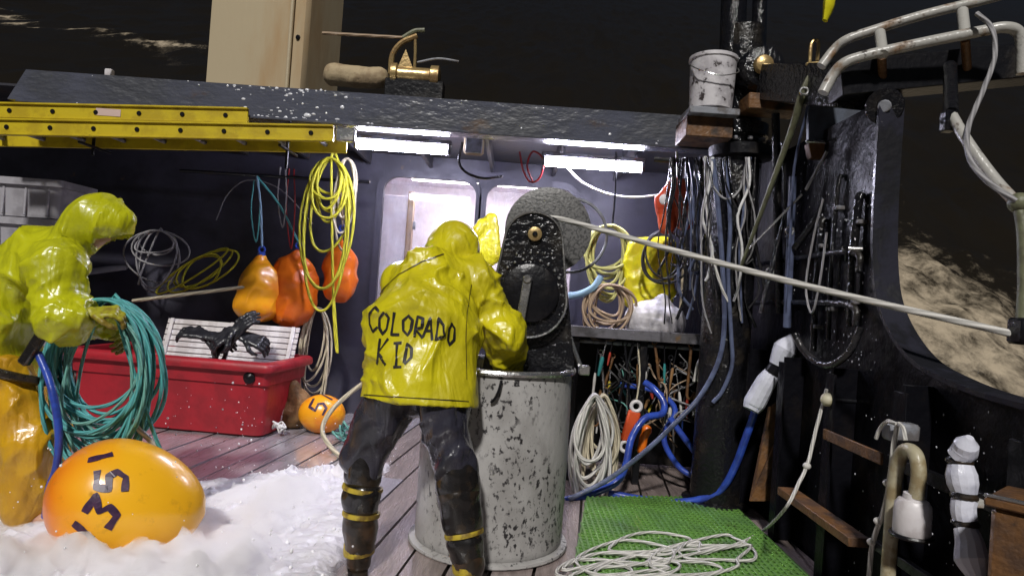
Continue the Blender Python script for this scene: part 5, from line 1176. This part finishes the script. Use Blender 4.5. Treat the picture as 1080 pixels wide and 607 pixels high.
# hydraulic hoses and lines hung around the mast
hr_ = thing('hose_rack', 'black hose rack bar fixed to the mast under the roof edge', 'rack', P(740, 168, 4.85))
mk('bar', tube(PP([(690, 168, 4.9), (800, 176, 4.7)]), .018, 8, 1), 'blackmatt', hr_)
mk('bar_bracket', box(P(760, 160, 4.76), (.05, .05, .16), None, .004), 'blackmatt', hr_)
for i in range(34):
    x0 = rng.choice((rng.uniform(706, 742), rng.uniform(706, 800))); yy = rng.uniform(4.38, 4.45) if x0 > 744 else rng.uniform(4.62, 4.85); sw = rng.uniform(-14, 14); y1 = rng.uniform(270, 352)
    mt = ['blackhose', 'blackhose', 'greyhose', 'ropegrey', 'blackhose', 'ropeblack', 'blackhose', 'twine' if i < 20 else 'greyhose'][i % 8]
    lab = {'blackhose': 'black hydraulic hose', 'greyhose': 'slate grey hydraulic hose', 'ropegrey': 'grey wet rope tail', 'ropeblack': 'tarred black line', 'twine': 'thin white cord'}[mt]+' hanging from the rack by the mast'
    j_ = lambda a_: rng.uniform(-a_, a_)
    line({'ropegrey': 'rope_tail', 'ropeblack': 'rope_tail', 'twine': 'cord'}.get(mt, 'hydraulic_hose'), lab, {'ropegrey': 'rope', 'ropeblack': 'rope', 'twine': 'cord'}.get(mt, 'hose'), PP([(x0, 166, yy), (x0+sw*.3+j_(6), 195, yy-.03), (x0+sw*.6+j_(7), 228, yy-.04), (x0+sw*.9+j_(7), 262, yy-.03), (x0+sw+j_(7), (262+y1)/2+10, yy), (x0+sw*.7+j_(8), y1, yy+.02)]), rng.uniform(.004, .012)*(.6 if 'rope' in mt else 1), mt, 'lines and hoses hung by the mast', n=7)
line('rope_tail', 'white rope tail hanging down the mast and curling at the bench', 'rope', PP([(744, 165, 4.45), (745, 210, 4.43), (750, 262, 4.42), (760, 300, 4.4), (768, 318, 4.4)]), .010, 'ropewhite')
line('rope_tail', 'pale cord loop swagged from the rack across the mast', 'rope', PP([(742, 166, 4.45), (752, 196, 4.42), (766, 210, 4.4), (780, 200, 4.4), (786, 176, 4.42)]), .008, 'ropegrey')
line('rope_tail', 'white knotted cord dangling over the bench front', 'rope', PP([(748, 352, 4.8), (744, 368, 4.78), (736, 384, 4.78), (732, 402, 4.78)]), .011, 'ropewhite')
line('rope_tail', 'short white cord end beside the knotted cord on the bench', 'rope', PP([(745, 366, 4.77), (752, 378, 4.77), (757, 392, 4.77)]), .008, 'ropewhite')
line('hose', 'black hose loop hanging over the bench end by the mast', 'hose', PP([(764, 170, 4.42), (770, 230, 4.4), (768, 290, 4.4), (771, 350, 4.4), (772, 385, 4.4), (762, 412, 4.42), (752, 424, 4.44)]), .014, 'greyhose')
for i, (x, y0, y1, tl_) in enumerate(((836, 186, 345, -6), (826, 150, 250, 4), (802, 330, 210, 30))):
    line('pipe', ['slim black pipe standing against the high bulwark side', 'short black pipe clipped beside the support plate', 'thin black rod leaning across behind the taut rope'][i], 'pipe', PP([(x, y0, 4.0), (x+tl_, y1, 4.05)]), .024 if i == 0 else .013, 'greyhose' if i == 0 else 'black', sub=1)
# things on the wall behind the bench
line('rope_coil', 'pale yellow rope coil hung on the wall above the workbench', 'rope coil', coil(P(642, 268, 5.5), .16, .23, 9, .2, depth=.06, seed=41), .0135, 'ropepale', n=7, sub=3)
mk('hook', tube([P(650, 160, 5.45), P(649, 200, 5.5), P(646, 236, 5.5)], .008, 6), 'blackmatt', None, 'thin black hanger holding the pale yellow rope coil', 'hanger')
yb_ = pA(685, 288, 5.45); M['yb'] = M['yellowbag']
mk('dry_bag', capmesh([(yb_+np.array([dx, 0, .20-.02*abs(dx)]), yb_+np.array([dx*.95, 0, -.20]), .075, .085, (np.array((0, 1, 0)), .6)) for dx in (-.13, -.045, .045, .13)], .09, .013, .04, lambda V: (ridged(V@FR*np.array([7, 7, 3]), 2)**3-.3)*.035), 'yellowbag', None, 'bright yellow vinyl bag hanging over the workbench', 'bag', ang=180, recalc=False)
wbp = pA(690, 336, 5.35)
mk('sack', capmesh([(wbp+np.array([-.08, 0, -.02]), wbp+np.array([.10, 0, -.02]), .14, .14), (wbp+np.array([.02, 0, .05]), wbp+np.array([.05, 0, .13]), .11, .06)], .05, .014, .04, lambda V: (ridged(V*7, 3)-.5)*.04, lambda q, d: np.maximum(d, bz+.002-q[:, 2])), 'whitebag', None, 'crumpled white sack slumped on the workbench under the yellow bag', 'sack', ang=180, recalc=False)
line('glove_cuff', 'pale blue rubber hose end lying over the workbench back', 'hose', PP([(600, 312, 5.3), (612, 310, 5.28), (626, 303, 5.28), (634, 292, 5.3)]), .028, 'ropeblue')
line('rope_coil', 'tan rope hank lying on the bench beneath the pale yellow coil', 'rope coil', coil(P(642, 322, 5.3), .16, .16, 8, .25, depth=.06, seed=42), .012, 'ropetan', n=7, sub=3)
line('rope_coil', 'black cable ring hanging in front of the bright yellow bag', 'cable', coil(P(700, 270, 5.2), .16, .19, 3, .15, depth=.03, seed=43), .009, 'ropeblack', n=7, sub=3)
ls = pA(709, 212, 5.0)
lv = thing('life_vest', 'orange-red life vest with a white patch hung by the hose rack', 'life vest', tuple(ls-np.array([0, 0, .25])))
mk('shell', capmesh([(ls+np.array([.03, 0, .10]), ls+np.array([-.06, 0, -.02]), .075, .07, (np.array((0, 1, 0)), .6)), (ls+np.array([-.06, 0, -.02]), ls+np.array([-.03, 0, -.18]), .07, .06, (np.array((0, 1, 0)), .6)), (ls+np.array([.03, 0, .10]), ls+np.array([.10, 0, -.15]), .07, .06, (np.array((0, 1, 0)), .6))], .03, .012, .03, lambda V: (ridged(V*8, 3)-.5)*.03), 'liferng', lv, ang=180, recalc=False)
mk('patch', ell((ls[0]-.07, ls[1]-.045, ls[2]-.0), (.035, .012, .04)), 'white', lv)
mk('strap', tube([ls+np.array([.03, 0, .14]), ls+np.array([.02, 0, .26]), ls+np.array([.0, -.03, .36])], .008, 6), 'olive', lv)

# ================================================================== GREEN MATTING
gz = .006
mp_ = [G(618, 527), G(700, 526), G(806, 531), G(838, 560), G(866, 600), G(885, 640), G(597, 640)]
mp_ = [Vector((min(p.x, BX-.16), p.y, gz)) for p in mp_]
mt_ = thing('rubber_mat', 'bright green ribbed rubber matting on deck under the coiled white line', 'mat', (mp_[0]+mp_[2])/2)
mk('sheet', prism(mp_, (0, 0, .012)), 'mat', mt_, smooth=False)
ribs = []
pg2 = [(p.x, p.y) for p in mp_]
x = min(p[0] for p in pg2)+.01
def inside_span(xq):
    ys_ = []
    for i in range(len(pg2)):
        (xa, ya_), (xb, yb2) = pg2[i], pg2[(i+1) % len(pg2)]
        if (xa-xq)*(xb-xq) < 0: ys_.append(ya_+(yb2-ya_)*(xq-xa)/(xb-xa))
    return (min(ys_), max(ys_)) if len(ys_) >= 2 else None
def inside_x(yq):
    xs_ = []
    for i in range(len(pg2)):
        (xa, ya_), (xb, yb2) = pg2[i], pg2[(i+1) % len(pg2)]
        if (ya_-yq)*(yb2-yq) < 0: xs_.append(xa+(xb-xa)*(yq-ya_)/(yb2-ya_))
    return (min(xs_), max(xs_)) if len(xs_) >= 2 else None
while x < BX-.17:
    s_ = inside_span(x)
    if s_ and s_[1]-s_[0] > .05: ribs.append(box2((x-.008, s_[0]+.01, gz+.0125), (x+.008, s_[1]-.01, gz+.024), .003))
    x += .032
y = min(p[1] for p in pg2)+.02
while y < max(p[1] for p in pg2):
    s_ = inside_x(y)
    if s_ and s_[1]-s_[0] > .05: ribs.append(box2((s_[0]+.01, y-.005, gz+.0128), (s_[1]-.01, y+.005, gz+.020), .002))
    y += .045
mk('ribs', join(*ribs), 'mat', mt_, kind='stuff', smooth=False)
# white line: pile on the mat and up to the cleat
zm = gz+.030
pl = []
rg = random.Random(77)
for (cx, cy, rx, ry_) in ((625, 600, 42, 14), (668, 588, 52, 20), (700, 600, 70, 9), (735, 588, 62, 18), (690, 572, 44, 12), (650, 596, 60, 12), (760, 580, 40, 14)):
    a0 = rg.uniform(0, 6)
    for k_ in range(8):
        a = a0+k_*2*math.pi/8*1.1; pl.append(G(cx+rx*math.cos(a)*rg.uniform(.65, 1.25), cy+ry_*math.sin(a)*rg.uniform(.65, 1.25), zm+.012*rg.random()))
pl += [G(740, 583, zm), G(780, 572, zm), G(806, 558, zm), XP(828, 536, 1.36), XP(843, 508, 1.45), XP(852, 488, 1.50), XP(860, 455, 1.54), XP(868, 425, 1.57), XP(872, 410, 1.58)]
line('white_line', 'white line heaped in loops on the green mat and rising to the bulwark knob', 'rope', pl, .0085, 'ropewhite', n=6, sub=5)
for i, (px, py, X) in enumerate(((851, 491, 1.495),)): mk('knot', ell(XP(px, py, X), (.02, .02, .018), None, 10, 8), 'ropewhite', None, 'small overhand knot in the white line below the bulwark knob', 'knot')
kb = XP(873, 421, 1.58)
kt = thing('line_float', 'small round pale float on the bulwark where the white line is tied', 'float', kb)
mk('ball', ell(kb, (.034, .034, .034)), 'creampale', kt); mk('stalk', cyl(kb+Vector((.03, 0, 0)), kb+Vector((.14, 0, 0)), .012, 10), 'blackmatt', kt)
# taped couplings
tp_ = thing('taped_coupling', 'grey-white taped hose coupling tied beside the rusty gusset', 'hose coupling', P(800, 430, 4.2))
mk('wrap', tube(PP([(838, 356, 4.1), (828, 368, 4.1), (820, 384, 4.12)]), [.035, .07, .05], 13, 4), 'tape', tp_, ang=24)
mk('wrap', tube(PP([(816, 390, 4.14), (808, 402, 4.16), (796, 424, 4.2), (792, 432, 4.2)]), [.04, .06, .066, .05], 13, 4), 'tape', tp_, ang=24)
mk('tie', tube(PP([(822, 381, 4.12), (814, 393, 4.14)]), .046, 10, 1), 'blackmatt', tp_)
# knotted line and gooseneck vent
kl = thing('knotted_line', 'white knotted line hanging from a fitting beside the gooseneck vent', 'rope', XP(930, 600, 1.5))
kp = [XP(x, y, 1.50) for x, y in ((947, 446), (943, 466), (940, 490), (936, 520), (930, 545), (924, 560), (919, 580), (916, 615))]
mk('strand', tube(kp, .010, 7), 'ropewhite', kl)
for x, y in ((936, 509), (926, 549), (919, 571)): mk('knot', ell(XP(x, y, 1.495), (.017, .017, .015), None, 10, 8), 'ropewhite', kl)
mk('tail', tube([XP(x, y, 1.49) for x, y in ((946, 447), (936, 444), (928, 452), (924, 462))], .008, 7), 'ropewhite', kl)
mk('tail', tube([XP(x, y, 1.49) for x, y in ((948, 446), (953, 452), (955, 464))], .008, 7), 'ropewhite', kl)
mk('fitting', box(XP(950, 455, 1.56), (.12, .07, .07), None, .01), 'steelgrey', kl)
gv = thing('gooseneck_vent', 'cream gooseneck vent pipe with a white float bulb at the bulwark', 'vent pipe', (XP(935, 600, 1.5).x, XP(935, 600, 1.5).y, 0))
gb = XP(937, 600, 1.50)
mk('standpipe', tube([Vector((gb.x, gb.y, .01)), gb, XP(941, 545, 1.5), XP(944, 505, 1.5), XP(949, 482, 1.5), XP(957, 474, 1.5), XP(966, 480, 1.5), XP(969, 500, 1.5), XP(966, 524, 1.5)], .026, 14), 'ropepale', gv)
M['creampipe'] = mat('cream_painted_pipe', (.42, .38, .26), (.28, .22, .12), 9, rough=.35, bump=.3, bscale=40, c3=(.12, .07, .03), s3=12, lo3=.62, hi3=.72)
gv.children[0].data.materials[0] = M['creampipe']
vb = XP(962, 549, 1.5)
mk('float_bulb', lathe([(.02, .105), (.034, .10), (.036, .08), (.050, .076), (.060, .06), (.062, .02), (.062, -.045), (.056, -.058), (.03, -.06)], vb, 20), 'white', gv)
mk('collar', torus(vb+Vector((0, 0, -.05)), .066, .008, (0, 0, 1), 20, 6), 'blackmatt', gv)
# taped pipe
tpp = thing('taped_pipe', 'standing pipe wrapped in pale tape with black bands near the rail', 'taped pipe', (XP(1020, 600, 1.52).x, XP(1020, 600, 1.52).y, 0))
q = [XP(x, y, 1.52) for x, y in ((1017, 462), (1014, 470), (1012, 483), (1013, 500), (1017, 522), (1018, 545), (1021, 570), (1027, 600), (1032, 640))]
mk('pipe', tube([q[0]+Vector((0, 0, -.02))]+q[1:]+[Vector((q[-1].x+.02, q[-1].y, .005))], .018, 10), 'blackmatt', tpp)
for (a, b, r_) in (((1024, 461), (1012, 482), (.012, .036, .040, .036)), ((1013, 490), (1016, 521), (.038, .047, .046, .036)), ((1017, 526), (1018, 548), (.038, .037, .037, .036)), ((1019, 556), (1031, 608), (.034, .042, .050, .030))):
    p0, p1 = XP(*a, 1.515), XP(*b, 1.515); mk('wrap', tube([p0.lerp(p1, f_)+Vector((rng.uniform(-.006, .006), 0, 0)) for f_ in (0, .33, .66, 1)], list(r_), 13, 4), 'tape', tpp, ang=24)
for (x, y) in ((1012, 486), (1017, 523), (1018, 551)): p = XP(x, y, 1.515); mk('tape_band', cyl(p-Vector((0, 0, .014)), p+Vector((0, 0, .014)), .041, 16, .01), 'boot', tpp)
mk('clip', box(XP(1028, 530, 1.55), (.05, .03, .03), None, .005), 'rustpipe', tpp)
# rusty box by the rail
rbx = thing('steel_box', 'rusty steel locker box on deck under the rail', 'box', (1.55, 1.93, 0))
RZ = Matrix.Rotation(R(42), 3, 'Z')
mk('body', box((1.55, 1.93, .40), (.22, .22, .78), RZ, .012), 'rust', rbx)
mk('lid', box((1.55, 1.93, .805), (.25, .25, .025), RZ, .008), 'rust', rbx)
mk('lid_edge', box(Vector((1.55, 1.93, .823))+RZ @ Vector((-.118, 0, 0)), (.012, .25, .010), RZ, .003), 'chrome', rbx)
mk('lid_edge', box(Vector((1.55, 1.93, .823))+RZ @ Vector((.006, -.118, 0)), (.236, .012, .010), RZ, .003), 'chrome', rbx)

# ================================================================== WHITE WATER ON DECK
def foam():
    res = .0085; x0, x1, y0, y1 = -2.75, -.42, 2.0, 5.5
    nx, ny = int((x1-x0)/res), int((y1-y0)/res)
    X, Y = np.meshgrid(x0+np.arange(nx)*res, y0+np.arange(ny)*res, indexing='ij'); Pn = np.stack([X, Y, np.zeros_like(X)], -1)
    big = fbm(Pn*1.6+3, 4)-.5; n2 = fbm(Pn*6+1, 4)-.5
    xr = -.72-.10*np.clip((Y-3), -1, 3)                       # right-hand limit past the man's boots
    m = np.minimum(np.clip((xr+.08-X)/.22, -1, 1), np.clip((5.0-.12*(X+1.2)-Y)/.5, -1, 1))
    m = np.minimum(m, np.clip((X+2.7+.25*(Y-3))/.3, -1, 1))
    # leave the area under the coil clear further back
    m = np.minimum(m, np.clip((.55*(X+2.05)+(4.0-Y)*.8)/.35+.35, -1, 1))
    m = m+big*1.0+n2*.55+.16
    bil = np.abs(vnoise(Pn*4+5)-.5)*2; bil2 = np.abs(vnoise(Pn*10+8)-.5)*2; bil3 = np.abs(vnoise(Pn*26+1)-.5)*2; b4 = vnoise(Pn*60)
    mound = .045+.06*np.exp(-((X+1.2)/.55)**2-((Y-2.66)/.30)**2)
    sp_ = np.clip(fbm(Pn*22+20, 3)-.60, 0, 1)*1.0*np.clip(fbm(Pn*2.3+2, 2)*2-.5, 0, 1)
    h = np.clip(m*1.4, 0, 1)**.9*(mound*(.35+1.0*fbm(Pn*3.0+5, 4))+.034*fbm(Pn*9, 3)+.010*bil2+.003*bil3+sp_*(.14+.5*np.exp(-((Y-4.55+.12*(X+1.2))/.25)**2)))
    keep = m > .015
    Z = np.where(keep, .004+h, -.02)
    idx = -np.ones(X.shape, int); q = keep[:-1, :-1] & keep[1:, :-1] & keep[1:, 1:] & keep[:-1, 1:]
    use = np.zeros(X.shape, bool); use[:-1, :-1] |= q; use[1:, :-1] |= q; use[1:, 1:] |= q; use[:-1, 1:] |= q
    idx[use] = np.arange(use.sum()); V = np.stack([X, Y, Z], -1)[use]
    V = V+(NR.rand(*V.shape)-.5)*np.array([.003, .003, .0015])
    Q = np.stack([idx[:-1, :-1], idx[1:, :-1], idx[1:, 1:], idx[:-1, 1:]], -1)[q]
    fo_ = mk('foam_wash', (V, Q), 'foamlace', None, 'white foaming sea water washing over the deck planks', 'foam', kind='stuff', ang=180, recalc=False)
    at = fo_.data.attributes.new('thick', 'FLOAT', 'POINT'); at.data.foreach_set('value', np.clip(m*.75, 0, .44)[use].astype(np.float32))
    # froth beads and flying spray
    pos = V[NR.choice(len(V), 500)]; tv, tf = ell((0, 0, 0), (1, 1, 1), None, 6, 4); tv = np.array([tuple(v) for v in tv]); VV = []; FF = []
    n = 0
    def add(p, r):
        nonlocal n
        VV.append(tv*np.array([r, r, r])+p); FF.append(np.array(tf)+n); n += len(tv)
    for p in pos:
        r = .0025+.008*NR.rand()**3; add(p+np.array([0, 0, r*.4+.05*NR.rand()**5]), r)
    for k_ in range(300):
        p = V[NR.randint(len(V))]; add(p+np.array([(NR.rand()-.5)*.3, (NR.rand()-.5)*.3, .02+.42*NR.rand()**2.6]), .0018+.005*NR.rand()**2)
    for k_ in range(50):
        c_ = P(170+NR.rand()*110, 395+NR.rand()*80, 4.2+NR.rand()*.8); add(np.array(c_), .002+.006*NR.rand()**2)
    mk('spray_drops', (np.concatenate(VV), np.concatenate(FF)), 'foam', None, 'froth beads and flying drops of spray over the foam', 'spray', kind='stuff', ang=180, recalc=False)
foam()
def mist():
    def hf(x, y):
        q = np.stack([x, y, np.zeros_like(x)], -1)
        e = np.minimum(np.clip((-.80-.08*(y-3)-x)/.25, 0, 1), np.clip((4.85-y)/.5, 0, 1))*np.clip((x+2.45+.3*(y-3))/.4, 0, 1)*np.clip((y-2.05)/.2, 0, 1)
        e = e*np.clip(((x+2.0)*.6+(3.75-y))/.5+.3, 0, 1)
        lump = .10+.12*np.exp(-((x+1.1)/.42)**2-((y-2.72)/.28)**2)+.11*np.exp(-((x+1.9)/.45)**2-((y-2.45)/.25)**2)+.16*np.exp(-((x+1.15)/.35)**2-((y-4.3)/.4)**2)
        return e*lump*(.15+1.6*fbm(q*4.4+2, 4, .6))+.10*e*np.clip(fbm(q*11+9, 3)-.55, 0, 1)*(3+6*np.exp(-((y-4.5)/.3)**2))
    V, Q = nets(lambda p: np.maximum(p[:, 2]-hf(p[:, 0], p[:, 1])-.004, .008-p[:, 2]), (-2.7, 2.0, -.02), (-.5, 5.0, .5), .022)
    m = bpy.data.materials.new('white_spray_body'); m.use_nodes = True; nt = m.node_tree; N = nt.nodes; L = nt.links; N.remove(N['Principled BSDF'])
    pv = N.new('ShaderNodeVolumePrincipled'); pv.inputs['Color'].default_value = (.999, .994, 1, 1); pv.inputs['Anisotropy'].default_value = 0
    tc = N.new('ShaderNodeTexCoord'); nz = N.new('ShaderNodeTexNoise'); nz.inputs['Scale'].default_value = 13; nz.inputs['Detail'].default_value = 6; nz.inputs['Roughness'].default_value = .66; nz.inputs['Distortion'].default_value = .5; L.new(tc.outputs['Object'], nz.inputs['Vector'])
    mr = N.new('ShaderNodeMapRange'); mr.inputs[1].default_value = .38; mr.inputs[2].default_value = .64; mr.inputs[3].default_value = 1; mr.inputs[4].default_value = 60; L.new(nz.outputs[0], mr.inputs[0]); L.new(mr.outputs[0], pv.inputs['Density'])
    L.new(pv.outputs[0], N['Material Output'].inputs['Volume']); M['mist'] = m
    mk('spray_surge', (V, Q), 'mist', None, 'soft white surge of spray breaking over the foam around the large amber buoy', 'spray', kind='stuff', ang=180, recalc=False)
mist()
scene.cycles.volume_bounces = 16; scene.cycles.max_bounces = 20; scene.cycles.volume_step_rate = .5
